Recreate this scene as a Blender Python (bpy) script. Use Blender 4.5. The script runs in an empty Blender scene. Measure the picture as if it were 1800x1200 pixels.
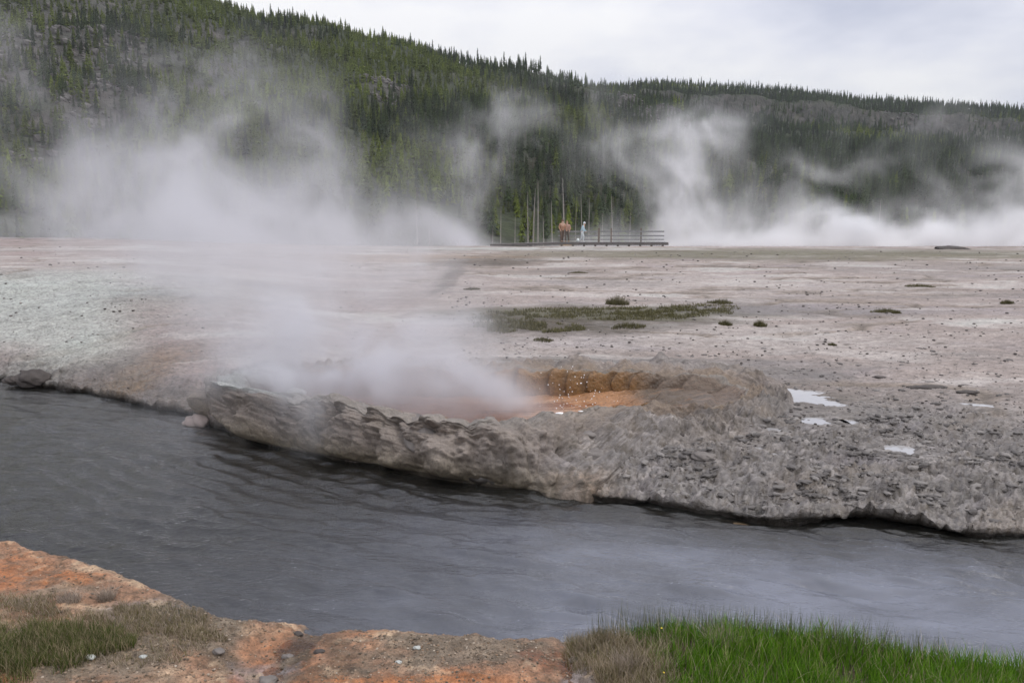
import bpy, math, random
import numpy as np
from mathutils import Vector, Matrix, Euler

random.seed(5)
rng = np.random.default_rng(7)
R = math.radians
scene = bpy.context.scene
COL = scene.collection

# ------------------------------------------------------------------ camera
CZ, PITCH, FPX = 2.9, R(8.13), 1400.0
cam_d = bpy.data.cameras.new('camera')
cam = bpy.data.objects.new('camera', cam_d)
COL.objects.link(cam)
cam_d.lens = 28.0
cam_d.sensor_width = 36.0
cam_d.clip_start, cam_d.clip_end = 0.1, 6000
cam.location = (0, 0, CZ)
cam.rotation_euler = (R(90) - PITCH, 0, 0)
scene.camera = cam

# ------------------------------------------------------------------ sky and sun
SUN_EL, SUN_AZ = R(46), R(98)      # soft sun behind the cloud, off to the right
world = bpy.data.worlds.new('World')
scene.world = world
world.use_nodes = True
wn, wl = world.node_tree.nodes, world.node_tree.links
wn.clear()
w_out = wn.new('ShaderNodeOutputWorld')
w_bg = wn.new('ShaderNodeBackground'); w_bg.inputs['Strength'].default_value = 1.0
w_sky = wn.new('ShaderNodeTexSky'); w_sky.sky_type = 'NISHITA'; w_sky.sun_disc = False
w_sky.sun_elevation = SUN_EL; w_sky.sun_rotation = SUN_AZ
w_dim = wn.new('ShaderNodeVectorMath'); w_dim.operation = 'SCALE'; w_dim.inputs['Scale'].default_value = 0.11
wl.new(w_sky.outputs[0], w_dim.inputs[0])
w_tc = wn.new('ShaderNodeTexCoord')
w_sep = wn.new('ShaderNodeSeparateXYZ'); wl.new(w_tc.outputs['Generated'], w_sep.inputs[0])
# cloud layer: direction projected on a high flat deck so that clouds flatten to the horizon
w_add = wn.new('ShaderNodeMath'); w_add.operation = 'ADD'; w_add.inputs[1].default_value = 0.22
w_abs = wn.new('ShaderNodeMath'); w_abs.operation = 'ABSOLUTE'; wl.new(w_sep.outputs[2], w_abs.inputs[0]); wl.new(w_abs.outputs[0], w_add.inputs[0])
w_div = wn.new('ShaderNodeVectorMath'); w_div.operation = 'DIVIDE'
w_comb = wn.new('ShaderNodeCombineXYZ')
for k in range(3): wl.new(w_add.outputs[0], w_comb.inputs[k])
wl.new(w_tc.outputs['Generated'], w_div.inputs[0]); wl.new(w_comb.outputs[0], w_div.inputs[1])
w_noise = wn.new('ShaderNodeTexNoise'); w_noise.inputs['Scale'].default_value = 1.15
w_noise.inputs['Detail'].default_value = 5; w_noise.inputs['Roughness'].default_value = 0.5
w_map = wn.new('ShaderNodeMapping'); w_map.inputs['Location'].default_value = (1.75, 0.35, 0)
wl.new(w_div.outputs[0], w_map.inputs[0]); wl.new(w_map.outputs[0], w_noise.inputs['Vector'])
w_cr = wn.new('ShaderNodeValToRGB')          # how bright the cloud is
e = w_cr.color_ramp.elements
e[0].position, e[0].color = 0.30, (0.50, 0.53, 0.66, 1)
e[1].position, e[1].color = 0.60, (0.98, 0.97, 0.985, 1)
m_ = e.new(0.46); m_.color = (0.78, 0.79, 0.88, 1)
wl.new(w_noise.outputs[0], w_cr.inputs[0])
w_gain = wn.new('ShaderNodeMath'); w_gain.operation = 'MULTIPLY_ADD'   # overcast sky is brighter towards the zenith
w_gain.inputs[1].default_value = 1.30; w_gain.inputs[2].default_value = 0.74
wl.new(w_abs.outputs[0], w_gain.inputs[0])
w_cs = wn.new('ShaderNodeVectorMath'); w_cs.operation = 'SCALE'
wl.new(w_cr.outputs[0], w_cs.inputs[0]); wl.new(w_gain.outputs[0], w_cs.inputs['Scale'])
w_mix = wn.new('ShaderNodeMix'); w_mix.data_type = 'RGBA'; w_mix.inputs[0].default_value = 0.93
wl.new(w_dim.outputs[0], w_mix.inputs[6]); wl.new(w_cs.outputs[0], w_mix.inputs[7])
wl.new(w_mix.outputs[2], w_bg.inputs['Color']); wl.new(w_bg.outputs[0], w_out.inputs['Surface'])

sun_d = bpy.data.lights.new('sun', 'SUN'); sun_d.energy = 1.0; sun_d.angle = R(35); sun_d.color = (1.0, 0.96, 0.9)
sun = bpy.data.objects.new('sun', sun_d); COL.objects.link(sun)
sv = Vector((math.sin(SUN_AZ) * math.cos(SUN_EL), math.cos(SUN_AZ) * math.cos(SUN_EL), math.sin(SUN_EL)))
sun.rotation_euler = sv.to_track_quat('Z', 'Y').to_euler()

vs = scene.view_settings
vs.view_transform = 'Standard'; vs.look = 'None'; vs.gamma = 1.0; vs.use_curve_mapping = False
vs.exposure = 0.0
cy = scene.cycles
cy.use_denoising = True
cy.volume_bounces = 4; cy.max_bounces = 8; cy.transparent_max_bounces = 16
cy.volume_max_steps = 512
try: cy.volume_step_rate = 1.5
except Exception: pass

# ------------------------------------------------------------------ helpers
_cp, _sp = math.cos(PITCH), math.sin(PITCH)
def ray(x, y):
    cx, cyy = (x - 900) / FPX, (600 - y) / FPX
    d = (cx, _cp + cyy * _sp, -_sp + cyy * _cp)
    return d[0] / d[1], d[2] / d[1]            # X and z per metre forward
def at(x, y, z=0.0):
    ux, uz = ray(x, y); Y = (z - CZ) / uz
    return np.array((ux * Y, Y, z))
def atd(x, y, Y):
    ux, uz = ray(x, y)
    return np.array((ux * Y, Y, CZ + uz * Y))
def sm(a, b, x):
    t = np.clip((x - a) / (b - a), 0, 1); return t * t * (3 - 2 * t)
def lerp(a, b, t): return a + (b - a) * t

def perlin(x, y, seed=0):
    xi, yi = np.floor(x).astype(np.int64), np.floor(y).astype(np.int64)
    xf, yf = x - xi, y - yi
    def g(ix, iy):
        h = (ix * 374761393 + iy * 668265263 + seed * 982451653) & 0x7fffffff
        h = ((h ^ (h >> 13)) * 1274126177) & 0x7fffffff
        a = ((h ^ (h >> 16)) & 0xffff) * (2 * math.pi / 65536)
        return np.cos(a), np.sin(a)
    u, v = xf * xf * xf * (xf * (xf * 6 - 15) + 10), yf * yf * yf * (yf * (yf * 6 - 15) + 10)
    def dot(dx, dy):
        gx, gy = g(xi + dx, yi + dy); return gx * (xf - dx) + gy * (yf - dy)
    return lerp(lerp(dot(0, 0), dot(1, 0), u), lerp(dot(0, 1), dot(1, 1), u), v) * 1.5
def fbm(x, y, f=1.0, octv=4, seed=0, gain=0.5, ridge=False):
    s, a, n = 0.0, 1.0, 0.0
    for k in range(octv):
        p = perlin(x * f, y * f, seed + k * 17)
        if ridge: p = 1 - 2 * np.abs(p)
        s = s + a * p; n += a; a *= gain; f *= 2.03
    return s / n
def arr(v): return np.asarray(v, dtype=float)

def mesh_obj(name, co, faces=None, mat=None, parent=None, color=None, smooth=True, grid=None, extra=None):
    me = bpy.data.meshes.new(name)
    co = np.asarray(co, dtype=np.float32).reshape(-1, 3)
    if grid is not None:
        n, m, wrap = grid                      # n rows, m columns
        i = np.arange(n - 1)[:, None]; j = np.arange(m if wrap else m - 1)[None, :]
        a = i * m + j; b = i * m + (j + 1) % m
        faces = np.stack((a, b, b + m, a + m), -1).reshape(-1, 4)
    faces = np.asarray(faces, dtype=np.int32)
    k = faces.shape[1]
    me.vertices.add(len(co)); me.vertices.foreach_set('co', co.ravel())
    me.loops.add(faces.size); me.loops.foreach_set('vertex_index', faces.ravel())
    me.polygons.add(len(faces)); me.polygons.foreach_set('loop_start', np.arange(0, faces.size, k, dtype=np.int32))
    me.polygons.foreach_set('use_smooth', np.full(len(faces), smooth))
    if color is not None:
        ca = me.color_attributes.new('tint', 'FLOAT_COLOR', 'POINT')
        c4 = np.ones((len(co), 4), dtype=np.float32); c4[:, :3] = color
        ca.data.foreach_set('color', c4.ravel())
    for nm, val in (extra or {}).items():
        at_ = me.attributes.new(nm, 'FLOAT', 'POINT'); at_.data.foreach_set('value', np.asarray(val, np.float32).ravel())
    me.update(calc_edges=True); me.validate()
    if mat: me.materials.append(mat)
    o = bpy.data.objects.new(name, me); COL.objects.link(o)
    if parent: o.parent = parent
    return o
def tag(o, label=None, cat=None, group=None, kind=None):
    if label: o['label'] = label
    if cat: o['category'] = cat
    if group: o['group'] = group
    if kind: o['kind'] = kind
    return o
def empty(name, loc, rz=0.0):
    o = bpy.data.objects.new(name, None); COL.objects.link(o); o.location = loc; o.rotation_euler = (0, 0, rz); return o
def copy_tree(o, parent=None):
    c = o.copy(); COL.objects.link(c); c.parent = parent
    for ch in list(o.children): copy_tree(ch, c)
    return c

# ------------------------------------------------------------------ materials
class NB:
    def __init__(s, name):
        s.m = bpy.data.materials.new(name); s.m.use_nodes = True
        s.t = s.m.node_tree; s.n = s.t.nodes; s.n.clear()
        s.out = s.n.new('ShaderNodeOutputMaterial')
    def node(s, typ, ins=None, **kw):
        nd = s.n.new(typ)
        for k, v in kw.items(): setattr(nd, k, v)
        for k, v in (ins or {}).items(): s.put(nd.inputs[k], v)
        return nd
    def put(s, sock, v):
        if isinstance(v, bpy.types.NodeSocket): s.t.links.new(v, sock)
        elif isinstance(v, bpy.types.Node): s.t.links.new(v.outputs[0], sock)
        else: sock.default_value = v
    def math(s, op, a, b=0.0, c=0.0, clamp=False):
        nd = s.node('ShaderNodeMath', {0: a, 1: b, 2: c}, operation=op); nd.use_clamp = clamp; return nd.outputs[0]
    def noise(s, scale, detail=3, rough=0.5, vec=None, out=0, typ='FBM'):
        nd = s.node('ShaderNodeTexNoise', {'Scale': scale, 'Detail': detail, 'Roughness': rough}, noise_type=typ)
        if vec is not None: s.put(nd.inputs['Vector'], vec)
        return nd.outputs[out]
    def mix(s, f, a, b, blend='MIX'):
        nd = s.node('ShaderNodeMix', data_type='RGBA', blend_type=blend)
        s.put(nd.inputs[0], f); s.put(nd.inputs[6], a); s.put(nd.inputs[7], b); return nd.outputs[2]
    def rng(s, v, a, b, c=0.0, d=1.0):
        return s.node('ShaderNodeMapRange', {0: v, 1: a, 2: b, 3: c, 4: d}).outputs[0]
    def pos(s, scale=(1, 1, 1)):
        g = s.node('ShaderNodeNewGeometry')
        mp = s.node('ShaderNodeVectorMath', operation='MULTIPLY'); s.put(mp.inputs[0], g.outputs['Position']); mp.inputs[1].default_value = scale
        return mp.outputs[0]
    def bump(s, h, dist, strength=1.0, normal=None):
        nd = s.node('ShaderNodeBump', {'Height': h, 'Distance': dist, 'Strength': strength})
        if normal is not None: s.put(nd.inputs['Normal'], normal)
        return nd.outputs[0]
    def pbsdf(s, col, rough=0.8, normal=None, **kw):
        nd = s.node('ShaderNodeBsdfPrincipled', {'Base Color': col, 'Roughness': rough})
        for k, v in kw.items(): s.put(nd.inputs[k.replace('_', ' ')], v)
        if normal is not None: s.put(nd.inputs['Normal'], normal)
        return nd.outputs[0]
    def surf(s, sh): s.put(s.out.inputs['Surface'], sh); return s.m

def c4(c): return (c[0], c[1], c[2], 1.0)

def ground_mat(name, fine=(40, 0.006), mid=(9, 0.02), var=0.35, rough=0.85, stretch=(0.6, 1.6, 1.0)):
    b = NB(name)
    a = b.node('ShaderNodeAttribute', attribute_name='tint').outputs[0]
    w = b.node('ShaderNodeAttribute', attribute_name='wet').outputs['Fac']
    p = b.pos(stretch); p1 = b.pos()
    n1 = b.noise(fine[0], 3, 0.65, p); n2 = b.noise(mid[0], 4, 0.6, p)
    v = b.math('ADD', b.rng(n1, 0.25, 0.75, -var, var), b.rng(n2, 0.25, 0.75, -var * 0.7, var * 0.7))
    v = b.math('ADD', v, 1.0)
    colv = b.node('ShaderNodeVectorMath', operation='SCALE'); b.put(colv.inputs[0], a); b.put(colv.inputs['Scale'], v)
    vor = b.node('ShaderNodeTexVoronoi', {'Scale': fine[0] * 0.8}); b.put(vor.inputs['Vector'], p1)
    speck = b.rng(vor.outputs['Distance'], 0.12, 0.25)
    rgb = b.node('ShaderNodeSeparateColor'); b.put(rgb.inputs[0], vor.outputs['Color'])
    sel = b.rng(rgb.outputs[0], 0.62, 0.72)                # only some cells hold a dark grain
    dark = b.math('MULTIPLY', b.math('SUBTRACT', 1.0, speck), sel)
    col = b.mix(b.math('MULTIPLY', dark, 0.55), colv.outputs[0], (0.07, 0.06, 0.055, 1))
    h = b.math('MULTIPLY_ADD', n1, 0.5, b.math('MULTIPLY', n2, 1.0))
    nrm = b.bump(n2, mid[1]); nrm = b.bump(n1, fine[1], 1.0, nrm)
    ro = b.math('SUBTRACT', rough, b.math('MULTIPLY', w, 0.55))
    return b.surf(b.pbsdf(col, ro, nrm))

def simple_mat(name, col, rough=0.7, var=0.2, scale=8.0, bump=0.0, **kw):
    b = NB(name)
    n = b.noise(scale, 3, 0.6, b.node('ShaderNodeTexCoord').outputs['Object'])
    v = b.rng(n, 0.25, 0.75, 1 - var, 1 + var)
    cv = b.node('ShaderNodeVectorMath', operation='SCALE'); cv.inputs[0].default_value = col; b.put(cv.inputs['Scale'], v)
    nr = b.bump(n, bump) if bump else None
    return b.surf(b.pbsdf(cv.outputs[0], rough, nr, **kw))
def tint_mat(name, rough=0.6, rand=0.25, var=0.25, scale=3.0, transl=0.0):
    b = NB(name)
    a = b.node('ShaderNodeAttribute', attribute_name='tint').outputs[0]
    r = b.node('ShaderNodeObjectInfo').outputs['Random']
    v = b.math('ADD', b.rng(r, 0, 1, 1 - rand, 1 + rand), b.rng(b.noise(scale, 2, 0.5, b.pos()), 0.3, 0.7, -var, var))
    cv = b.node('ShaderNodeVectorMath', operation='SCALE'); b.put(cv.inputs[0], a); b.put(cv.inputs['Scale'], v)
    sh = b.pbsdf(cv.outputs[0], rough, Specular_IOR_Level=0.2)
    if transl:
        tr = b.node('ShaderNodeBsdfTranslucent'); b.put(tr.inputs[0], cv.outputs[0])
        mx = b.node('ShaderNodeMixShader', {0: transl}); b.put(mx.inputs[1], sh); b.put(mx.inputs[2], tr.outputs[0]); sh = mx.outputs[0]
    return b.surf(sh)

M_sinter = ground_mat('sinter ground', fine=(22, .02), mid=(6, .06), var=.30)
M_bank = ground_mat('orange bank', fine=(60, 0.008), mid=(15, 0.025), var=0.34, stretch=(1, 1, 1))
M_cone = ground_mat('cone sinter', fine=(26, 0.014), mid=(8, 0.035), var=0.28, stretch=(1, 1, 1))

# ------------------------------------------------------------------ creek outlines (world curves)
far_px = [(0, 668), (60, 680), (160, 692), (250, 716), (330, 728), (380, 752), (480, 785), (560, 800), (680, 820), (800, 845),
          (960, 868), (1100, 882), (1250, 906), (1400, 916), (1530, 922), (1640, 934), (1700, 944), (1800, 950)]
fp = arr([at(*p)[:2] for p in far_px])
fX = np.concatenate(([-60, -30, -16], fp[:, 0], [7.5, 14, 60])); fY = np.concatenate(([34, 24, 18.2], fp[:, 1], [5.9, 3.4, -10]))
def shore_far(X):
    X = np.asarray(X, float); return np.interp(X, fX, fY) + 0.14 * fbm(X, X * 0, 0.9, 3, 3) + 0.10 * fbm(X, X * 0 + 5.5, 4.1, 3, 4)
near_px = [(-200, 1000), (0, 1000), (150, 1020), (260, 1050), (400, 1095), (430, 1100), (560, 1102), (700, 1106), (850, 1122), (1000, 1122),
           (1100, 1118), (1250, 1130), (1450, 1162), (1650, 1195), (1800, 1222)]
npt = arr([at(*p)[:2] for p in near_px])
nX = np.concatenate(([-60, -12], npt[:, 0], [8, 60])); nY = np.concatenate(([24, 8.6], npt[:, 1], [2.3, -16]))
def shore_near(X):
    X = np.asarray(X, float); return np.interp(X, nX, nY) + 0.09 * fbm(X, X * 0 + 2, 1.6, 3, 31) + .05 * fbm(X, X * 0 + 7, 6.0, 3, 32)

# ------------------------------------------------------------------ cone outline (rim, base, floor)
#        rim px,y,z          base px,y,z
CONE = [((398, 682, .70), (356, 742, -.02)),
        ((440, 695, .66), (410, 772, -.02)),
        ((510, 704, .64), (500, 796, -.02)),
        ((600, 716, .66), (600, 816, -.02)),
        ((700, 737, .62), (710, 838, -.02)),
        ((800, 744, .62), (820, 858, -.02)),
        ((880, 752, .52), (920, 873, -.02)),
        ((975, 733, .55), (1040, 868, .10)),
        ((1080, 716, .50), (1170, 800, .26)),
        ((1165, 722, .45), (1260, 778, .30)),
        ((1245, 724, .47), (1330, 757, .33)),
        ((1316, 700, .47), (1400, 712, .36)),
        ((1280, 676, .53), (1360, 672, .38)),
        ((1180, 662, .62), (1220, 648, .42)),
        ((1050, 656, .74), (1060, 640, .46)),
        ((900, 656, .76), (890, 636, .50)),
        ((760, 654, .76), (750, 636, .52)),
        ((620, 652, .78), (600, 640, .55)),
        ((500, 655, .80), (470, 650, .50)),
        ((420, 664, .78), (370, 680, .30))]
rimP = arr([at(*a) for a, b in CONE]); basP = arr([at(*b) for a, b in CONE])
def cr(P, n):
    K = len(P); t = np.linspace(0, K, n, endpoint=False); i = np.floor(t).astype(int); f = (t - i)[:, None]
    p0, p1, p2, p3 = P[(i - 1) % K], P[i % K], P[(i + 1) % K], P[(i + 2) % K]
    return 0.5 * ((2 * p1) + (-p0 + p2) * f + (2 * p0 - 5 * p1 + 4 * p2 - p3) * f ** 2 + (-p0 + 3 * p1 - 3 * p2 + p3) * f ** 3)
NT = 640
RIM, BAS = cr(rimP, NT), cr(basP, NT)
CEN = RIM.mean(0)
def in_poly(X, Y, P):
    ins = np.zeros(np.shape(X), bool); n = len(P)
    for a in range(n):
        x1, y1 = P[a]; x2, y2 = P[(a + 1) % n]
        c = ((y1 > Y) != (y2 > Y)) & (X < (x2 - x1) * (Y - y1) / (y2 - y1 + 1e-12) + x1)
        ins ^= c
    return ins
cone_poly = BAS[::16, :2] * 0.94 + CEN[:2] * 0.06
rim_poly = RIM[::16, :2] * 1.02 - CEN[:2] * 0.02

# ------------------------------------------------------------------ far bank and sinter flat
PUDDLES = [(1412, 697, 40, 11, .40), (1437, 741, 20, 5.5, .385), (1585, 789, 24, 8, .32), (1494, 742, 11, 3, .385), (1358, 756, 12, 3, .36), (1345, 797, 15, 3, .30), (1720, 712, 20, 3, .42), (1332, 788, 9, 2.5, .31)]
pud = []
for (px, py, rx, ry, z) in PUDDLES:
    c = at(px, py, z); rxw = 1.45 * rx / FPX * c[1]; ryw = 1.5 * abs(at(px, py - ry, z)[1] - at(px, py + ry, z)[1]) / 2
    pud.append((c[0], c[1], rxw, ryw, z))   # water level z
def plain_z(X, Y):
    u = X / np.maximum(Y, 1)
    d = Y - shore_far(X)
    r = np.interp(Y, [6, 9, 12, 15, 25, 40, 55, 60, 64, 75, 110, 150], [.22, .30, .37, .42, .66, 1.02, 1.40, 1.44, 1.38, 0.6, -.4, -.5])
    l = np.interp(d, [0, 1, 3, 6, 10, 20, 44, 52, 70, 110], [.16, .34, .68, 1.06, 1.33, 1.5, 1.86, 1.86, .2, -.5])
    w = sm(-.16, -.52, u)
    z = lerp(r, l, w)
    return z * sm(-0.6, 1.5, d + 0.35 * w) + 0.05
def ell(X, Y, px, py, rx, ry, z, soft=0.5, rough=0.0, seed=0, auto=True):
    """soft patch of a real stain: an ellipse on the ground at a real place"""
    if auto:
        for _ in range(10):
            c = at(px, py, z); z = float(plain_z(arr([c[0]]), arr([c[1]]))[0])
    c = at(px, py, z); a = rx / FPX * c[1]; b_ = abs(at(px, py - ry, z)[1] - at(px, py + ry, z)[1]) / 2
    r = np.sqrt(((X - c[0]) / a) ** 2 + ((Y - c[1]) / b_) ** 2)
    if rough: r = r + rough * fbm(X / a * 1.5, Y / b_ * 1.5, 1.0, 4, seed)
    return sm(1 + soft, 1 - soft, r)

def layered(v, n, sharp=.75):
    q = v * n; f = np.floor(q); return (f + sm(sharp, 1, q - f)) / n
def rough_zone(X, Y, d):
    a = sm(6.5, 1.5, d) * sm(-2.0, 1.0, X + 0.5)
    return np.clip(np.maximum(a, .7 * sm(1.6, .2, d)), 0, 1)
def far_height(X, Y):
    d = Y - shore_far(X); z = plain_z(X, Y)
    rz = rough_zone(X, Y, d)
    lump = fbm(X * 0.8, Y * 1.3, 1.1, 3, 11)
    cr_ = fbm(X, Y * 1.5, 4.0, 4, 12, 0.55, True)
    n_ = fbm(X, Y * 1.4, 9.0, 4, 13, 0.6)
    lay = layered(fbm(X * .75, Y * 1.25, 1.5, 5, 20, .55), 7)
    z = z + rz * .17 * lay + (1 - rz) * .05 * lay * sm(40, 14, Y)
    z = z + rz * (0.070 * lump + 0.065 * cr_ * sm(-.5, .6, fbm(X, Y, .8, 3, 14)) + 0.085 * n_ + .05 * layered(fbm(X * .8, Y, 5.0, 3, 19), 4))
    terr = fbm(X * 0.35, Y * 1.0, 0.9, 4, 15)            # thin broken terraces of the drying flat
    st = np.floor(terr * 6 + n_ * .5) / 6 * .04
    z = z + (1 - rz) * (0.030 * terr + st * .9 + 0.022 * fbm(X * .7, Y, 3.2, 4, 16, .6, True) * sm(60, 20, Y))
    z = z + 0.022 * fbm(X, Y, 12, 3, 44) * sm(16, 10, Y)
    la = sm(-.15, -.4, X / Y) * sm(34, 24, Y)
    z = z + la * (.05 * layered(fbm(X * .6, Y * 1.2, 1.8, 4, 45, .6), 6) + .03 * fbm(X * .8, Y * 1.4, 5.0, 3, 46, .6, True))
    z = z - .05 * sm(.05, .0, np.abs(fbm(X * .45 + 3, Y, .22, 4, 47, .45))) * (1 - rz) * sm(55, 45, Y)
    for (cx, cyy, a, b_, pz) in pud:
        r = np.sqrt(((X - cx) / a) ** 2 + ((Y - cyy) / b_) ** 2) + 0.95 * fbm(X * .7, Y, 2.6, 4, 18)
        k = sm(1.7, .75, r); z = np.where((r > .95) & (r < 2.3), np.maximum(z, pz + .015 * sm(2.3, 1.5, r) * sm(.9, 1.2, r)), z)
        z = lerp(z, pz - 0.03 + 0.055 * sm(.6, 1.3, r) + 0.022 * cr_, k)
    return z

Cc = {k: arr(v) for k, v in dict(
    flat=(.30, .250, .225), pale=(.40, .36, .335), grey=(.15, .138, .130), rough=(.14, .125, .115), pink=(.25, .190, .175), brown=(.075, .060, .045),
    green=(.085, .085, .038), white=(.40, .42, .385), tan=(.21, .168, .13), ochre=(.24, .15, .075), dark=(.035, .03, .025), lilac=(.24, .215, .232)).items()}
def mixc(c, k, t): return c + (Cc[k] - c) * np.clip(t, 0, 1)[..., None]
def far_color(X, Y, z):
    d = Y - shore_far(X); u = X / Y
    n1, n2, n3 = fbm(X * .5, Y, .5, 4, 21), fbm(X * .4, Y, 1.6, 4, 22), fbm(X * .6, Y, 5, 4, 23, .65)
    c = np.broadcast_to(Cc['flat'], X.shape + (3,)).copy()
    c = mixc(c, 'pale', sm(0, .5, n1 + .3 * n2) * .7)
    c = mixc(c, 'lilac', sm(.1, .6, -n1 + .3 * n2) * .5)
    rz = rough_zone(X, Y, d)
    c = mixc(c, 'grey', sm(.1, .7, rz + .35 * n2) * .85)
    c = mixc(c, 'tan', rz * sm(.15, .6, n2) * .5)
    c = mixc(c, 'pale', rz * sm(.1, .5, n3) * .35)
    c = mixc(c, 'brown', rz * sm(.2, .6, -n3 - .2 * n2) * .6)
    # band of dark streaks behind the cone
    for (px, py, rx, ry, z_, k, t) in [
            (1050, 640, 330, 12, .5, 'grey', .75), (1030, 625, 200, 6, .5, 'brown', .35), (1300, 650, 200, 14, .45, 'grey', .5), (1120, 600, 300, 14, .55, 'pale', .6),
            (1050, 560, 230, 14, .8, 'brown', .9), (1060, 553, 250, 9, .8, 'green', .6), (960, 568, 130, 12, .75, 'brown', .9), (1300, 535, 160, 12, .8, 'grey', .45),
            (980, 575, 150, 8, .7, 'green', .35), (850, 458, 90, 5, 1.3, 'brown', .75), (700, 455, 200, 5, 1.3, 'ochre', .4), (960, 450, 200, 5, 1.35, 'tan', .7),
            (1500, 447, 500, 4, 1.4, 'green', .7), (930, 470, 130, 8, 1.2, 'tan', .4), (1250, 585, 260, 8, .7, 'pale', .5), (1500, 600, 200, 10, .6, 'pale', .5), (1350, 690, 240, 22, .4, 'brown', .3), (1010, 478, 60, 4, 1.2, 'brown', .4), (1600, 508, 90, 4, 1.0, 'brown', .35), (1540, 555, 90, 5, .8, 'brown', .4), (1600, 455, 350, 6, 1.35, 'tan', .55), (1640, 470, 260, 8, 1.2, 'grey', .4), (900, 437, 300, 1.6, 1.42, 'white', .8),
            (1100, 433, 120, 1.5, 1.44, 'ochre', .3), (790, 485, 20, 14, 1.2, 'brown', .5), (1450, 545, 260, 7, .8, 'lilac', .6), (1230, 500, 300, 14, 1.0, 'pale', .55),
            (1650, 690, 200, 26, .42, 'grey', .45), (1250, 765, 90, 26, .33, 'tan', .35), (1000, 870, 90, 16, .1, 'ochre', .6), (1580, 905, 100, 14, .2, 'brown', .5)]:
        c = mixc(c, k, ell(X, Y, px, py, rx, ry, z_, .55, .55, px) * t * (.75 + .5 * n3))
    # left apron: whitish upper shoulder, pink-brown slope, olive and ochre toe at the water
    wl_ = sm(-.18, -.42, u)
    rip = fbm(X * .6, Y * 1.2, 1.8, 4, 45, .6) * 6; rip = rip - np.floor(rip)
    rp2 = fbm(X * .8, Y * 1.4, 5.0, 3, 46, .6, True)
    c = mixc(c, 'white', wl_ * sm(1.5, 6, d) * sm(32, 22, Y) * .85)
    c = mixc(c, 'pink', sm(-.12, -.3, u) * sm(-.62, -.40, u - .06 * (d - 5) + .06 * n1) * sm(11, 5, d) * (.6 + .4 * n2))
    c = mixc(c, 'pink', sm(-.05, -.2, u) * sm(-.5, -.3, u) * sm(40, 20, Y) * .55)
    c = mixc(c, 'pink', wl_ * sm(34, 42, Y) * .7)
    c = mixc(c, 'pale', wl_ * sm(44, 47, Y) * sm(54, 50, Y) * .7)
    for (px, py, rx, ry, z_, k, t) in [(210, 650, 120, 22, .4, 'brown', .45), (190, 690, 60, 8, .1, 'ochre', .9), (130, 615, 90, 14, .6, 'green', .3), (300, 715, 90, 9, .1, 'ochre', .45), (260, 655, 60, 25, .3, 'ochre', .3),
                                       (40, 640, 90, 30, .5, 'white', .5)]:
        c = mixc(c, k, ell(X, Y, px, py, rx, ry, z_, .5, .5, px) * t)
    stk = fbm(X * .45, Y * 1.1, 2.6, 4, 24, .65)
    stk2 = fbm(X * .5, Y, 7.0, 3, 25, .6)
    area = sm(-.35, .45, fbm(X * .3, Y * .6, .35, 3, 26) + .5 * sm(26, 12, Y)) * (.35 + .65 * sm(-.25, -.05, u))
    c = mixc(c, 'brown', sm(.22, .55, stk) * area * .65)
    c = mixc(c, 'brown', sm(.28, .55, stk2) * area * .6 * sm(40, 25, Y))
    c = mixc(c, 'pale', sm(.25, .6, -stk2) * area * .55)
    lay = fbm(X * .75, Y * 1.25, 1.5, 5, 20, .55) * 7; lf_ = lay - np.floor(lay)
    c = mixc(c, 'brown', sm(.55, .8, lf_) * sm(1.0, .9, lf_) * (.25 + .75 * rz) * sm(30, 12, Y) * .8)      # dirt and crevice shade painted under the ledges
    nn_ = fbm(X, Y * 1.2, 9.0, 4, 13, .6)
    c = mixc(c, 'brown', rz * sm(.05, .45, -nn_) * .6); c = mixc(c, 'pale', rz * sm(.1, .5, nn_) * .45)  # hollows darkened, bumps lightened: crevice shading put into the colour
    c = mixc(c, 'tan', rz * sm(.1, .5, fbm(X, Y, .7, 3, 27)) * .4); c = mixc(c, 'lilac', rz * sm(.1, .5, fbm(X, Y, 1.1, 3, 28)) * .3)
    chn = np.abs(fbm(X * .45 + 3, Y, .22, 4, 47, .45)); c = mixc(c, 'tan', sm(.06, .02, chn) * .6 * (1 - rz)); c = mixc(c, 'brown', sm(.025, .0, chn) * .6 * (1 - rz))
    pch = fbm(X * .35, Y * .9, .42, 5, 48, .6); c = mixc(c, 'pale', sm(.08, .3, pch) * .8 * (1 - rz)); c = mixc(c, 'grey', sm(.1, .4, -pch) * .4); c = mixc(c, 'white', sm(.25, .45, pch) * .35)
    for (px, py, rx, ry, k, t) in [(1050, 556, 240, 17, 'brown', .85), (1060, 550, 250, 11, 'green', .55), (950, 575, 140, 12, 'brown', .8), (1290, 545, 120, 8, 'grey', .6), (850, 459, 100, 5, 'brown', .9), (1450, 446, 480, 5, 'green', .55),
                                 (1000, 640, 260, 9, 'grey', .8), (960, 632, 130, 4, 'brown', .6), (1280, 660, 220, 10, 'grey', .6), (790, 490, 16, 16, 'brown', .6), (700, 452, 160, 4, 'ochre', .5), (1450, 548, 200, 6, 'grey', .45), (1380, 690, 110, 20, 'brown', .45)]:
        c = mixc(c, k, ell(X, Y, px, py, rx, ry, .8, .5, .9, px + 1) * t * (.8 + .8 * n3))
    c = mixc(c, 'white', sm(-.44, -.54, u + .04 * n1) * sm(.3, 2.0, d) * sm(30, 24, Y) * .75)
    c = mixc(c, 'grey', wl_ * sm(34, 24, Y) * (sm(.6, .95, rip) * .55 + sm(.1, -.4, rp2) * .35))
    c = mixc(c, 'brown', sm(-.2, -.3, u) * sm(.9, .0, d + .5 * n2) * .6)
    wet = sm(.45, .0, z - .02) * sm(1.0, .05, d)
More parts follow.
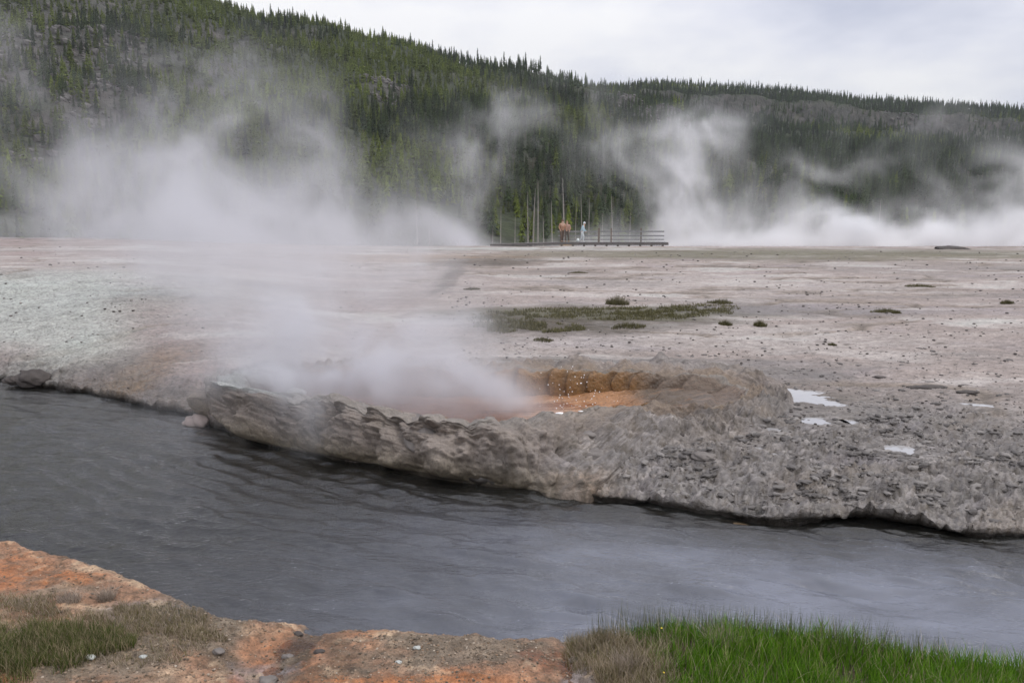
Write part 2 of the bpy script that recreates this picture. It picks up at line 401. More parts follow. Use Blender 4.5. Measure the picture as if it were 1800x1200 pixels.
    c = mixc(c, 'dark', sm(.09, .02, z) * .8)
    c *= (1 + .38 * n3 + .20 * n2 + .12 * fbm(X * .35, Y, .28, 3, 29))[..., None]
    return np.clip(c, .02, .8), np.clip(wet * .8 + rz * .45, 0, 1)

s_in = np.linspace(-.68, .66, 860)
sg = np.concatenate((np.linspace(-1.5, -.69, 40), s_in, np.linspace(.67, 1.5, 40)))
CY = 3.0
Ysh = np.full_like(sg, 9.0)
for _ in range(120): Ysh = .5 * Ysh + .5 * shore_far(sg * (Ysh + CY))
NR = 590
Ymax = 150.0
t = np.linspace(0, 1, NR) ** 1.0
# geometric rows up to 64 m, then quicker
rows = []
tt = np.concatenate((np.linspace(0, .93, NR - 30), np.linspace(.932, 1, 30)))
Yend = 64.0
Yg = np.where(tt[:, None] < .93, Ysh[None] * (Yend / Ysh[None]) ** (tt[:, None] / .93), Yend + (Ymax - Yend) * ((tt[:, None] - .93) / .07))
Xg = sg[None] * (Yg + CY)
Zg = far_height(Xg, Yg)
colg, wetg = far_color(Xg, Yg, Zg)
# cut ground away under the crater
ins = in_poly(Xg, Yg, rim_poly)
Zg = np.where(ins, -.25, Zg)
ins2 = in_poly(Xg, Yg, cone_poly) & ~ins
Zg = np.where(ins2, np.minimum(Zg, .14), Zg)
# undercut lip along the water
Xs, uc = Xg[0], None
uc = .04 + .10 * sm(-.1, .5, fbm(Xs, Xs * 0, 1.2, 3, 61)) + .22 * sm(.8, .2, np.abs(Xs - 3.7))
Zl = Zg[0].copy()
under = []
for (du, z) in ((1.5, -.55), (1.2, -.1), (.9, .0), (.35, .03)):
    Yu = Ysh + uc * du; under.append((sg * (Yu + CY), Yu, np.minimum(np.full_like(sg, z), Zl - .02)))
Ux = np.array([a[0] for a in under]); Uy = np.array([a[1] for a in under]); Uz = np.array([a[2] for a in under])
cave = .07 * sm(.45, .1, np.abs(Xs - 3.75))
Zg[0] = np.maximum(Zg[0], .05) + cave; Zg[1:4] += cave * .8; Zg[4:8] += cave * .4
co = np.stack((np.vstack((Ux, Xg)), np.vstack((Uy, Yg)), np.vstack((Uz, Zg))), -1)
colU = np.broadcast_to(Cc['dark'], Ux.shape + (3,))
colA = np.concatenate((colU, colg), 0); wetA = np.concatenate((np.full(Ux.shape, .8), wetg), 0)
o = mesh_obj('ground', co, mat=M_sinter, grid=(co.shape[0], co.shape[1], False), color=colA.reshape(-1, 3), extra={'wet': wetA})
tag(o, kind='structure')
def ground_z(x, y):
    return float(far_height(arr([x]), arr([y]))[0])

# ------------------------------------------------------------------ puddles
b = NB('puddle water')
nrm = b.bump(b.noise(9, 2, .5, b.pos()), .0015)
gl = b.node('ShaderNodeBsdfGlossy', {'Color': (1, 1, 1, 1), 'Roughness': .03}); b.put(gl.inputs['Normal'], nrm)
df = b.node('ShaderNodeBsdfDiffuse', {'Color': (.36, .35, .35, 1)})
fr = b.node('ShaderNodeFresnel', {'IOR': 1.33}); fr2 = b.math('MULTIPLY_ADD', fr.outputs[0], 1.3, .02, True)
mx = b.node('ShaderNodeMixShader'); b.put(mx.inputs[0], fr2); b.put(mx.inputs[1], df.outputs[0]); b.put(mx.inputs[2], gl.outputs[0])
M_puddle = b.surf(mx.outputs[0])
for i, (cx, cyy, a, b_, pz) in enumerate(pud):
    n = 40; th = np.linspace(0, 2 * math.pi, n, endpoint=False)
    v = np.stack((cx + a * 1.9 * np.cos(th), cyy + b_ * 1.9 * np.sin(th), np.full(n, pz)), -1)
    v = np.vstack((v, [[cx, cyy, pz]]))
    f = [(k, (k + 1) % n, n) for k in range(n)]
    tag(mesh_obj('puddle', v, f, M_puddle), kind='structure')

# ------------------------------------------------------------------ geyser cone
cone = empty('geyser_cone', (float(CEN[0]), float(CEN[1]), 0.0))
tag(cone, 'low grey sinter geyser cone with steaming orange crater on the creek edge', 'geyser cone')
th = np.arange(NT) / NT * len(CONE)           # control-point units around the loop
front = sm(9.5, 6.0, th)                       # 1 on the creek side, 0 elsewhere
front = np.where(th > 18.0, sm(18.0, 19.5, th), front)
rows_p, rows_k = [], []
out = RIM - CEN; out[:, 2] = 0; out /= np.linalg.norm(out, axis=1)[:, None]
BAS0 = BAS.copy()
gzb = far_height(BAS[:, 0], BAS[:, 1])
bw_ = 1 - front
BAS[:, 2] = lerp(BAS[:, 2], gzb - .01, bw_)
NO = 84
for k in range(NO):                            # outside: base to rim
    s = k / (NO - 1)
    hz = lerp(s ** .9, 1 - (1 - s) ** 1.9, front)      # height fraction: steep bulging face at the creek
    p = BAS + (RIM - BAS) * s
    p[:, 2] = BAS[:, 2] + (RIM[:, 2] - BAS[:, 2]) * hz
    p[:, :2] -= out[:, :2] * (.16 * front * max(0, 1 - s * 7) )[:, None]   # tucks under at the waterline
    if k == 0: p[:, 2] -= .35
    rows_p.append(p); rows_k.append(np.full(NT, s))
# lobes of the inner wall
arc = np.concatenate(([0], np.cumsum(np.linalg.norm(np.diff(RIM, axis=0), axis=1))))
edges = [0]
while edges[-1] < arc[-1]: edges.append(edges[-1] + random.uniform(.28, .62))
edges = arr(edges); li = np.searchsorted(edges, arc, side='right') - 1
li = np.clip(li, 0, len(edges) - 2)
lf = (arc - edges[li]) / (edges[li + 1] - edges[li])
lobe = (1 - (2 * lf - 1) ** 4) ** .5
lobe_amp = .13 + .07 * np.sin(li * 12.9) + .10 * sm(1.2, 2.0, RIM[:, 0])
lobe_amp = lobe_amp * (1 - .9 * sm(5.5, 7, th) * sm(12.0, 10.8, th))
dir_in = -out
wallw = .10 + .35 * sm(1.6, 2.8, RIM[:, 0]) * sm(9.0, 11.5, th)
NI = 34
for k in range(1, NI):                         # rounded lip and inner wall
    a = k / (NI - 1)
    p = RIM.copy()
    depth = RIM[:, 2] - .42
    fz = sm(0, 1, a); bulge = math.sin(a * math.pi) ** .7
    p[:, 2] = RIM[:, 2] - depth * float(sm(.18, 1, a)) - .02 * a
    w = (.05 + .15 * front) * float(sm(0, .5, a)) + wallw * a * a + bulge * lobe * lobe_amp
    p[:, :2] += dir_in[:, :2] * np.asarray(w)[:, None]
    rows_p.append(p); rows_k.append(np.full(NT, 1 + a))
F0 = rows_p[-1].copy()
flc = arr([at(860, 705, .40)[0], CEN[1], .36])
NFL = 40
for k in range(1, NFL):                        # floor
    a = k / (NFL - 1)
    p = F0 + (flc - F0) * a
    p[:, 2] = lerp(.42, .36, sm(0, 1, a)) + .03 * np.clip((p[:, 0] - flc[0]) / 2, -.5, 1) 
    p[:, 2] += .04 * sm(1.6, 2.9, p[:, 0])
    rows_p.append(p); rows_k.append(np.full(NT, 2 + a))
P = np.array(rows_p); K = np.array(rows_k)
X, Y, Z = P[..., 0], P[..., 1], P[..., 2]
fr_ = front[None] * np.ones_like(K)
outside = (K <= 1.0)
# lumpy relief: big rounded lobes and gullies down the outer face, finer knobs everywhere
tang = (th[None] * .9 + 0 * K)
lum = fbm(X * 1.0 + Z * .6, Y + Z * 1.1, 1.6, 3, 71)
A_ = arc[None] + 0 * K; B_ = np.where(K < 1, K * .9, .9 + (K - 1) * .5)
knob = fbm(A_, B_, 5.0, 4, 72, .6, True)
fine = fbm(A_, B_, 15.0, 3, 73, .65)
gul = fbm(th[None] * 1.6 + 0 * K, K * .8, 1.0, 3, 75, .5, True)
amp = np.where(outside, sm(0, .12, K) * (1 - .35 * sm(.8, 1, K)), np.where(K < 2, .65 - .45 * sm(1.0, 1.6, K), .15 + .05 * sm(2.1, 2, K)))
big = fbm(th[None] * .9 + 0 * K, K * 1.6, 1.0, 3, 77)
knob2 = fbm(A_, B_ * .8, 2.4, 4, 79, .6, True)
layc = layered(fbm(A_, B_ * 1.6, 1.8, 4, 84), 6) * (1 - .8 * fr_)
bil = np.abs(perlin(A_ * 1.5 + .3, B_ * 1.1, 88)) + .5 * np.abs(perlin(A_ * 3.6, B_ * 2.6, 89))
bil2 = np.abs(fbm(A_, B_ * 1.1, 6.5, 2, 92))
dn = (.12 * lum + .24 * big * fr_ + (.34 * bil - .10) * (.35 + .65 * fr_) + .10 * bil2 + (.055 * knob2 + .055 * knob) * (1 - .75 * fr_) + .035 * fine + .12 * layc) * amp
edge_ = np.where(outside, sm(0, .25, K), 1.0)
P[..., 0] += out[None, :, 0] * dn * fr_ ; P[..., 1] += out[None, :, 1] * dn * fr_
inflo = (K > 2)
P[..., 2] += np.where(inflo, sm(2.0, 2.2, K) * (.09 * np.abs(fbm(X, Y, 2.6, 3, 86, .55)) * 2 - .06 + .03 * fine) * sm(.6, 1.8, X), 0) + dn * (1 - .5 * fr_) * edge_ + np.where((K > .3) & (K < 1.8), (.21 * np.abs(perlin(A_ * 1.9, 0 * K + 3.3, 91)) + .10 * np.abs(perlin(A_ * 4.3, 0 * K + 1.3, 93)) - .06) * (.35 + .65 * fr_) * np.exp(-((K - 1.08) / np.where(K < 1.08, .30, .42)) ** 2), 0)
X, Y, Z = P[..., 0], P[..., 1], P[..., 2]
cs = np.broadcast_to(arr((.185, .155, .132)), X.shape + (3,)).copy()
def mx3(c, col, t): return c + (arr(col) - c) * np.clip(t, 0, 1)[..., None]
nA, nB, nC = fbm(A_, B_, 1.3, 4, 81), fbm(A_ * 1.4, B_ * 1.2, 3.5, 5, 82, .65), fbm(th[None] * 4 + 0 * K, K * .6, 1.0, 3, 83)
cs = mx3(cs, (.25, .21, .18), sm(0, .5, nA) * .8)
cs = mx3(cs, (.105, .092, .082), sm(.0, .5, -nA + nB * .4) * .7)
cs = mx3(cs, (.20, .165, .10), sm(.35, .0, K) * fr_ * .6)
cs = mx3(cs, (.085, .065, .035), sm(.1, .5, nC) * fr_ * .5 * sm(.9, .5, K))
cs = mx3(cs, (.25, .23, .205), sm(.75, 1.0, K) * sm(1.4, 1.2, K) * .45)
right_side = sm(1.75, 2.2, X)
cs = mx3(cs, (.17, .12, .08), outside * (1 - fr_) * sm(.3, .9, K) * .7)
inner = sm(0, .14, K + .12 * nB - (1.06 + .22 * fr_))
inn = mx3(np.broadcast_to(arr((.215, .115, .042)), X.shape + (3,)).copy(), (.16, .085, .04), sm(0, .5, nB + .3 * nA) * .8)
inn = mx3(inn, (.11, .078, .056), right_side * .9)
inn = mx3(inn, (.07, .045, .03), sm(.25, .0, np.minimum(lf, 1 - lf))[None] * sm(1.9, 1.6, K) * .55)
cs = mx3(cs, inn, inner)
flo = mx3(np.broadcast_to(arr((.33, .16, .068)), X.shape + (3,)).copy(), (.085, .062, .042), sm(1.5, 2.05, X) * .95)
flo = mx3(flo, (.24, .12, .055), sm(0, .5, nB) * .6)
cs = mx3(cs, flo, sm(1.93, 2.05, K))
fc, _w = far_color(X, Y, np.maximum(Z, .3))
cs = cs + (fc - cs) * np.clip(outside * sm(.95, .35, K + .4 * nB) * sm(-.1, .9, X), 0, 1)[..., None]
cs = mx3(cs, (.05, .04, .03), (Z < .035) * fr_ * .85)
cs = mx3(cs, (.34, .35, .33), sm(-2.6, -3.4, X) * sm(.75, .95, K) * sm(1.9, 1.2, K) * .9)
cs *= (1 + .28 * nB + .22 * fine)[..., None]
wet = np.clip(inner * .8 + sm(.5, 0, K) * .4 * fr_, 0, 1)
loc = P - arr(cone.location)
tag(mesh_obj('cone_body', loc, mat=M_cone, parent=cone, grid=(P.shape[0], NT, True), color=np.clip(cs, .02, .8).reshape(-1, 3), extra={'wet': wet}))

b = NB('crater water')
nrm = b.bump(b.noise(14, 3, .6, b.pos()), .02)
gl = b.node('ShaderNodeBsdfGlossy', {'Roughness': .08}); b.put(gl.inputs['Normal'], nrm)
tr = b.node('ShaderNodeBsdfTransparent', {'Color': (.95, .80, .66, 1)})
fr = b.node('ShaderNodeFresnel', {'IOR': 1.33}); b.put(fr.inputs['Normal'], nrm)
mx = b.node('ShaderNodeMixShader'); b.put(mx.inputs[0], fr.outputs[0]); b.put(mx.inputs[1], tr.outputs[0]); b.put(mx.inputs[2], gl.outputs[0])
M_pool = b.surf(mx.outputs[0])
poolb = F0.copy(); poolb = CEN + (poolb - CEN) * .985; n = NT // 8
pv = poolb[::8].copy(); pv[:, 0] = np.minimum(pv[:, 0], 2.2); pv[:, 2] = .405
pv = np.vstack((pv, [[float(CEN[0]) - .3, CEN[1], .405]]))
mesh_obj('pool_water', pv - arr(cone.location), [(k, (k + 1) % n, n) for k in range(n)], M_pool, parent=cone)

def blob(name, r=1.0, sub=3, seed=0, amp=.25, freq=1.5, mat=None, parent=None, flat=1.0, sx=1.0, color=None):
    import bmesh
    bm = bmesh.new(); bmesh.ops.create_icosphere(bm, subdivisions=sub, radius=1.0)
    co = np.array([v.co[:] for v in bm.verts]); fs = np.array([[v.index for v in f.verts] for f in bm.faces]); bm.free()
    d = 1 + amp * fbm(co[:, 0] + co[:, 2] * .7 + seed * 3.1, co[:, 1] - co[:, 2] * .6 + seed, freq, 3, seed)
    co = co * d[:, None] * arr((r * sx, r, r * flat))
    o = mesh_obj(name, co, fs, mat, parent, color=None if color is None else np.broadcast_to(arr(color), co.shape))
    return o
M_white = simple_mat('white sinter', (.40, .41, .385), .8, .12, 12, .01)
M_rock = simple_mat('grey rock', (.16, .142, .13), .85, .3, 9, .012)
M_rockpale = simple_mat('pale knob', (.27, .22, .20), .8, .2, 9, .01)
M_rockdk = simple_mat('dark rock', (.06, .05, .045), .85, .3, 9, .012)
for (px, py, z, r, sx, fl) in ((452, 668, .72, .16, 1.5, .8), (500, 668, .74, .13, 1.2, .9), (520, 690, .68, .09, 1.5, .6), (425, 676, .66, .11, 1.3, .8)):
    o = blob('sinter_knob', r, 4, int(px), .5, 1.3, M_white, cone, fl, sx); p = at(px, py, z)
    o.location = (p[0] - cone.location[0], p[1] - cone.location[1], z); o['label'] = 'white rounded sinter knob on the left rim'
for (px, py, z, r, sx, fl) in ((722, 735, .60, .13, 1.5, .6), (795, 742, .60, .10, 1.6, .6), (745, 772, .42, .22, 1.2, .85), (905, 800, .28, .2, 1.5, .7), (880, 765, .45, .15, 1.3, .6)):
    o = blob('rim_lump', r, 4, int(px), .5, 1.6, M_rock, cone, fl, sx); p = at(px, py, z)
    o.location = (p[0] - cone.location[0], p[1] + .08 - cone.location[1], z - .05)
# foam where the geyser is splashing, and the thrown drops
M_foam = simple_mat('foam', (.8, .8, .8), .4, .05)
for i, (px, py, r) in enumerate(((985, 727, .035), (1002, 725, .025), (972, 729, .03), (1022, 723, .018))):
    o = blob('foam', r, 2, 90 + i, .3, 2, M_foam, cone, .5, 2.0); p = at(px, py, .56)
    o.location = (p[0] - cone.location[0], p[1] + .1 - cone.location[1], .54)

def scatter(name, pts, scl, rot, mat, sub=1, disp=.5, mesh_from=None, kind='stuff', label=None, flat=(1, 1, .6)):
    """one object of many small stones or trees: geometry nodes put a shape on each point"""
    me = bpy.data.meshes.new(name); pts = np.asarray(pts, np.float32)
    me.vertices.add(len(pts)); me.vertices.foreach_set('co', pts.ravel())
    for nm, v in (('scl', scl), ('rot', rot)):
        a = me.attributes.new(nm, 'FLOAT', 'POINT'); a.data.foreach_set('value', np.asarray(v, np.float32))
    o = bpy.data.objects.new(name, me); COL.objects.link(o)
    ng = bpy.data.node_groups.new(name, 'GeometryNodeTree')
    ng.interface.new_socket('Geometry', in_out='INPUT', socket_type='NodeSocketGeometry')
    ng.interface.new_socket('Geometry', in_out='OUTPUT', socket_type='NodeSocketGeometry')
    N, L = ng.nodes, ng.links
    gi, go = N.new('NodeGroupInput'), N.new('NodeGroupOutput')
    iop = N.new('GeometryNodeInstanceOnPoints'); L.new(gi.outputs[0], iop.inputs['Points'])
    if mesh_from:
        jn = N.new('GeometryNodeJoinGeometry')
        for s_ in mesh_from:
            oi = N.new('GeometryNodeObjectInfo'); oi.inputs[0].default_value = s_; oi.transform_space = 'ORIGINAL'; L.new(oi.outputs['Geometry'], jn.inputs[0])
        L.new(jn.outputs[0], iop.inputs['Instance'])
    else:
        ico = N.new('GeometryNodeMeshIcoSphere'); ico.inputs['Radius'].default_value = 1.0; ico.inputs['Subdivisions'].default_value = sub
        sp_ = N.new('GeometryNodeSetPosition'); nz = N.new('ShaderNodeTexNoise'); nz.inputs['Scale'].default_value = 1.3
        sub_ = N.new('ShaderNodeVectorMath'); sub_.operation = 'SUBTRACT'; sub_.inputs[1].default_value = (.5, .5, .5)
        sc_ = N.new('ShaderNodeVectorMath'); sc_.operation = 'SCALE'; sc_.inputs['Scale'].default_value = disp * 2
        L.new(nz.outputs['Color'], sub_.inputs[0]); L.new(sub_.outputs[0], sc_.inputs[0]); L.new(ico.outputs[0], sp_.inputs[0]); L.new(sc_.outputs[0], sp_.inputs['Offset'])
        tf = N.new('GeometryNodeTransform'); tf.inputs['Scale'].default_value = flat; L.new(sp_.outputs[0], tf.inputs[0])
        smt = N.new('GeometryNodeSetMaterial'); smt.inputs['Material'].default_value = mat; L.new(tf.outputs[0], smt.inputs[0]); L.new(smt.outputs[0], iop.inputs['Instance'])
    a1 = N.new('GeometryNodeInputNamedAttribute'); a1.data_type = 'FLOAT'; a1.inputs[0].default_value = 'scl'
    a2 = N.new('GeometryNodeInputNamedAttribute'); a2.data_type = 'FLOAT'; a2.inputs[0].default_value = 'rot'
    cx_ = N.new('ShaderNodeCombineXYZ'); L.new(a2.outputs[0], cx_.inputs[2])
    cs_ = N.new('ShaderNodeCombineXYZ')
    for k in range(3): L.new(a1.outputs[0], cs_.inputs[k])
    L.new(cx_.outputs[0], iop.inputs['Rotation']); L.new(cs_.outputs[0], iop.inputs['Scale'])
    L.new(iop.outputs[0], go.inputs[0])
    md = o.modifiers.new('scatter', 'NODES'); md.node_group = ng
    if mat: me.materials.append(mat)
    tag(o, label, kind=kind)
    return o

b = NB('water drops'); M_drop = b.surf(b.pbsdf((.85, .87, .9, 1), .1))
pts, sc_ = [], []
for i in range(85):
    px = random.gauss(1015, 30); py = 722 - abs(random.gauss(0, 32)) ; Yd = random.uniform(10.2, 11.0)
    p = atd(px, py, Yd); pts.append(p); sc_.append(random.uniform(.003, .009))
o = scatter('splash', pts, sc_, np.zeros(len(pts)), M_drop, 1, .1, flat=(1, 1, 1.2), label='drops of hot water thrown above the orange crater'); tag(o, cat='splash')

# ------------------------------------------------------------------ loose stones and vegetation on the flat
b = NB('pebbles')
ri = b.node('ShaderNodeObjectInfo').outputs['Random']
rmp = b.node('ShaderNodeValToRGB'); b.put(rmp.inputs[0], ri)
el_ = rmp.color_ramp.elements; el_[0].color = (.06, .05, .045, 1); el_[1].color = (.34, .31, .29, 1); q = el_.new(.65); q.color = (.09, .078, .07, 1)
M_peb = b.surf(b.pbsdf(rmp.outputs[0], .8))
def peb_points(n, f):
    pts, sc = [], []
    while len(pts) < n:
        p = f()
        if p is None: continue
        pts.append(p[0]); sc.append(p[1])
    return arr(pts), arr(sc)
nn = 60000
sY = 8.5 * (52 / 8.5) ** rng.random(nn); sX = (rng.random(nn) * 1.7 - .85) * sY
dd = sY - shore_far(sX)
dens = .02 + .9 * sm(.05, .5, fbm(sX * .4, sY, .9, 4, 101, .65)) + .25 * sm(30, 12, sY) + .4 * rough_zone(sX, sY, dd)
dens *= sm(.1, -.1, sX / sY + .12) * 0 + np.where(sX / sY < -.08, .35, 1.0)
keep = (rng.random(nn) < dens * .75) & (dd > .1) & ~in_poly(sX, sY, BAS[::16, :2])
sX, sY = sX[keep], sY[keep]; sZ = far_height(sX, sY)
psz = (.004 + .024 * rng.random(len(sX)) ** 4) * (sY / 10) ** .7
scatter('gravel', np.stack((sX, sY, sZ + psz * .2), -1), psz, rng.random(len(sX)) * 6.28, M_peb, 1, .4, label='small dark stones strewn over the pale sinter flat')['category'] = 'gravel'

nn = 30000
rY = 7.0 + 9 * rng.random(nn) ** 1.3; rX = (rng.random(nn) * 1.2 - .1) * rY * .8; dd = rY - shore_far(rX)
zz_ = np.full(nn, .3)
keep = (rng.random(nn) < (.06 + .94 * sm(-.1, .5, fbm(rX, rY * 1.4, 1.3, 3, 110))) * (rough_zone(rX, rY, dd) + .12)) & (dd > .12) & ~in_poly(rX, rY, BAS[::16, :2])
for (cx, cyy, a, b_, pz) in pud: keep &= (((rX - cx) / a) ** 2 + ((rY - cyy) / b_) ** 2) > .8
rX, rY = rX[keep], rY[keep]; rs = .010 + .040 * rng.random(len(rX)) ** 2.5
b = NB('rubble'); ri = b.node('ShaderNodeObjectInfo').outputs['Random']; rmp = b.node('ShaderNodeValToRGB'); b.put(rmp.inputs[0], ri)
el_ = rmp.color_ramp.elements; el_[0].color = (.07, .062, .058, 1); el_[1].color = (.24, .22, .205, 1); q = el_.new(.6); q.color = (.13, .118, .11, 1)
M_rub = b.surf(b.pbsdf(rmp.outputs[0], .8, b.bump(b.noise(30, 3, .6, b.pos()), .01)))
scatter('rubble', np.stack((rX, rY, far_height(rX, rY) - rs * .05), -1), rs, rng.random(len(rX)) * 6.28, M_rub, 2, .55, label='broken grey sinter rubble on the rough bank right of the cone', flat=(1.5, .9, .5))['category'] = 'rubble'

def blades(name, xy, z, h, w, lean, tint, mat, parent=None, seg=3, curl=.5, loc=(0, 0, 0)):
    n = len(xy); az = rng.random(n) * 2 * math.pi; ln = lean * rng.random(n) ** .7
    hv = h * (0.45 + .75 * rng.random(n)); fa = rng.random(n) * math.pi
    L = np.linspace(0, 1, seg + 1)
    V = []
    wx, wy = np.cos(fa) * w / 2, np.sin(fa) * w / 2
    for k, s in enumerate(L):
        off = ln * hv * (s * (1 - curl) + curl * s * s)
        cx_, cy_, cz_ = xy[:, 0] + np.cos(az) * off, xy[:, 1] + np.sin(az) * off, z + hv * s * np.sqrt(np.clip(1 - (ln * s) ** 2 * .5, .2, 1))
        ww = (1 - s * .8) if k < seg else 0
        if k < seg:
            V.append(np.stack((cx_ - wx * ww, cy_ - wy * ww, cz_), -1)); V.append(np.stack((cx_ + wx * ww, cy_ + wy * ww, cz_), -1))
        else: V.append(np.stack((cx_, cy_, cz_), -1))
    V = np.stack(V, 1); nv = V.shape[1]
    base = (np.arange(n) * nv)[:, None]
    tri = []
    for k in range(seg - 1):
        a = 2 * k; tri += [(a, a + 1, a + 3), (a, a + 3, a + 2)]
    tri.append((2 * seg - 2, 2 * seg - 1, 2 * seg))
    F = (base[:, None] + np.array(tri)[None]).reshape(-1, 3)
    if callable(tint): tc = tint(n)
    else: tc = np.broadcast_to(arr(tint), (n, 3)) * (0.7 + .6 * rng.random((n, 1)))
    tc = np.repeat(tc[:, None], nv, 1)
    return mesh_obj(name, V.reshape(-1, 3) - arr(loc), F, mat, parent, color=tc.reshape(-1, 3), smooth=False)
M_blade = tint_mat('grass blades', .55, 0, .2, 6.0, .25)

def disc(n, r, ry=None):
    a = rng.random(n) * 2 * math.pi; q = np.sqrt(rng.random(n)); return np.stack((np.cos(a) * q * r, np.sin(a) * q * (ry or r)), -1)
TUFTS = [(830, 509, .30, .12, 'small olive grass tuft left of the pale stony patch on the flat'), (1016, 479, .45, .12, 'far low dark tuft alone on the pale flat below the railing'), (1105, 574, .42, .16, 'wide green tuft at the lower edge of the vegetated strip'),
         (1275, 574, .17, .14, 'small brown tuft between the green strip and a spiky dark tuft'), (1336, 573, .16, .20, 'spiky dark tuft standing alone right of the green strip'), (1555, 555, .40, .13, 'flat olive tuft in the middle of the right flat'),
         (1576, 550, .14, .10, 'tiny dark tuft just beside a flat olive tuft'), (1463, 607, .10, .08, 'tiny dark tuft on bare pale mud above the puddles'), (1617, 504, .55, .15, 'low brown tuft with dry fringe on the far right flat'),
         (1770, 533, .2, .14, 'dark tuft near the right end of the flat'), (955, 598, .22, .1, 'brown tuft in stony ground behind the orange crater'), (1085, 535, .35, .34, 'tallest green tuft at the top of the vegetated strip'),
         (1265, 533, .4, .16, 'green tuft at the right end of the vegetated strip'), (862, 560, .5, .16, 'olive tuft at the steamy left end of the vegetated strip')]
for (px, py, r, h, lab) in TUFTS:
    zz = .8
    for _ in range(12):
        p = at(px, py, zz); zz = ground_z(p[0], p[1])
    xy = disc(int(260 + 900 * r), r, r * .6) + p[:2]
    hf = h * (1.15 - .7 * np.linalg.norm((xy - p[:2]) / arr((r, r * .6)), axis=1))
    o = empty('grass_tuft', (p[0], p[1], zz)); tag(o, lab, 'tuft')
    blades('foliage', xy, far_height(xy[:, 0], xy[:, 1]) - .01, hf, .012, .7, (.11, .10, .045), M_blade, o, 2, .5, (p[0], p[1], zz))
# vegetated strip
n = 9000; xy = []
def patch_pts(n, lst, hfun):
    out_ = []
    for (px, py, rx, ry, k) in lst:
        zz = .8
        for _ in range(8):
            p = at(px, py, zz); zz = ground_z(p[0], p[1])
        a = rx / FPX * p[1]; b_ = abs(at(px, py - ry, zz)[1] - at(px, py + ry, zz)[1]) / 2
        q = disc(int(n * k), a, b_) + p[:2]
        out_.append(q)
    q = np.vstack(out_); nz = fbm(q[:, 0], q[:, 1], 1.4, 3, 120); q = q[nz > -.12]
    return q, hfun(len(q))
q, hq = patch_pts(20000, [(1060, 552, 180, 10, .45), (930, 576, 100, 9, .3), (1180, 548, 110, 8, .15), (1240, 540, 60, 6, .08), (880, 560, 60, 12, .12)], lambda m: .05 + .09 * rng.random(m) ** 2)
tag(blades('ground_plants', q, far_height(q[:, 0], q[:, 1]) - .01, hq, .02, .9, (.12, .11, .05), M_blade, None, 2), 'strip of low olive green plants across the middle of the flat', 'ground plants', kind='stuff')

ROCKS = [(350, 744, .0, .18, 1.4, .75, 'pale', 'pale rounded boulder at the left foot of the cone in the creek'),
         (60, 666, .14, .22, 1.5, .7, 'dark', 'brown boulder at the water edge on the far left bank'), (25, 668, .12, .14, 1.4, .6, 'dark', 'small boulder left of the brown boulder at the far left bank'),
         (1052, 775, .34, .09, 1.8, .5, 'dark', 'dark flat stone on the front slope of the cone'), (1193, 757, .42, .11, 1.5, .5, 'dark', 'dark stone just in front of the brown crater end'),
         (1030, 765, .42, .12, 1.6, .4, 'grey', 'grey slab stone above the dark flat stone on the slope'), (1670, 438, 1.44, .55, 2.0, .35, 'dark', 'dark low rock on the far edge of the flat against steam'),
         (1055, 800, .28, .17, 1.9, .45, 'grey', 'broad lavender grey slab on the slope between cone and creek'), (1545, 660, .45, .05, 2, .4, 'dark', 'thin dark stone on the flat above the puddles'),
         (1630, 682, .43, .12, 2.6, .25, 'dark', 'long dark stone slab right of the largest puddle'), (1700, 690, .43, .08, 2.0, .3, 'dark', 'dark stone beyond the long slab on the right flat'),
         (1235, 818, .22, .10, 1.5, .5, 'grey', 'grey stone on the rough bank below the brown crater end')]
for i, (px, py, z, r, sx, fl, k, lab) in enumerate(ROCKS):
    o = blob('rock', r, 4, 200 + i, .5, 1.5, {'pale': M_rockpale, 'grey': M_rock, 'dark': M_rockdk}[k], None, fl, sx)
    p = at(px, py, z)
    zz = max(0, ground_z(p[0], p[1])) if i not in (0, 1, 2, 3, 5, 7) else z
    o.location = (p[0], p[1], zz); o.rotation_euler = (0, 0, random.uniform(-.3, .3)); tag(o, lab, 'rock')

# ------------------------------------------------------------------ creek bed and creek
def strip(f_lo, f_hi, xs, nr):
    t_ = np.linspace(0, 1, nr)[:, None]; lo, hi = f_lo(xs)[None], f_hi(xs)[None]
    return np.broadcast_to(xs[None], (nr, len(xs))), lo + (hi - lo) * t_
xs = np.concatenate((np.linspace(-58, -11, 60), np.linspace(-10.9, 7, 260), np.linspace(7.2, 40, 40)))
X, Y = strip(lambda x: shore_near(x) - .8, lambda x: shore_far(x) + 2.5, xs, 90)
dn_, df_ = Y - shore_near(X), shore_far(X) - Y
Z = -.05 - .40 * sm(0, .8, dn_) * sm(-.1, 1.4, df_) + .05 * fbm(X, Y, 1.5, 4, 140)
cb = mx3(np.broadcast_to(arr((.09, .07, .035)), X.shape + (3,)).copy(), (.05, .055, .03), sm(0, .5, fbm(X, Y, 1.2, 3, 141)))
cb = mx3(cb, (.12, .075, .035), sm(1.8, .4, df_) * .8); cb = mx3(cb, (.03, .03, .03), sm(.5, 1.6, df_) * sm(.3, 1, dn_) * .8)
tag(mesh_obj('creek_bed', np.stack((X, Y, Z), -1), mat=M_bank, grid=(90, len(xs), False), color=cb.reshape(-1, 3)), kind='structure')

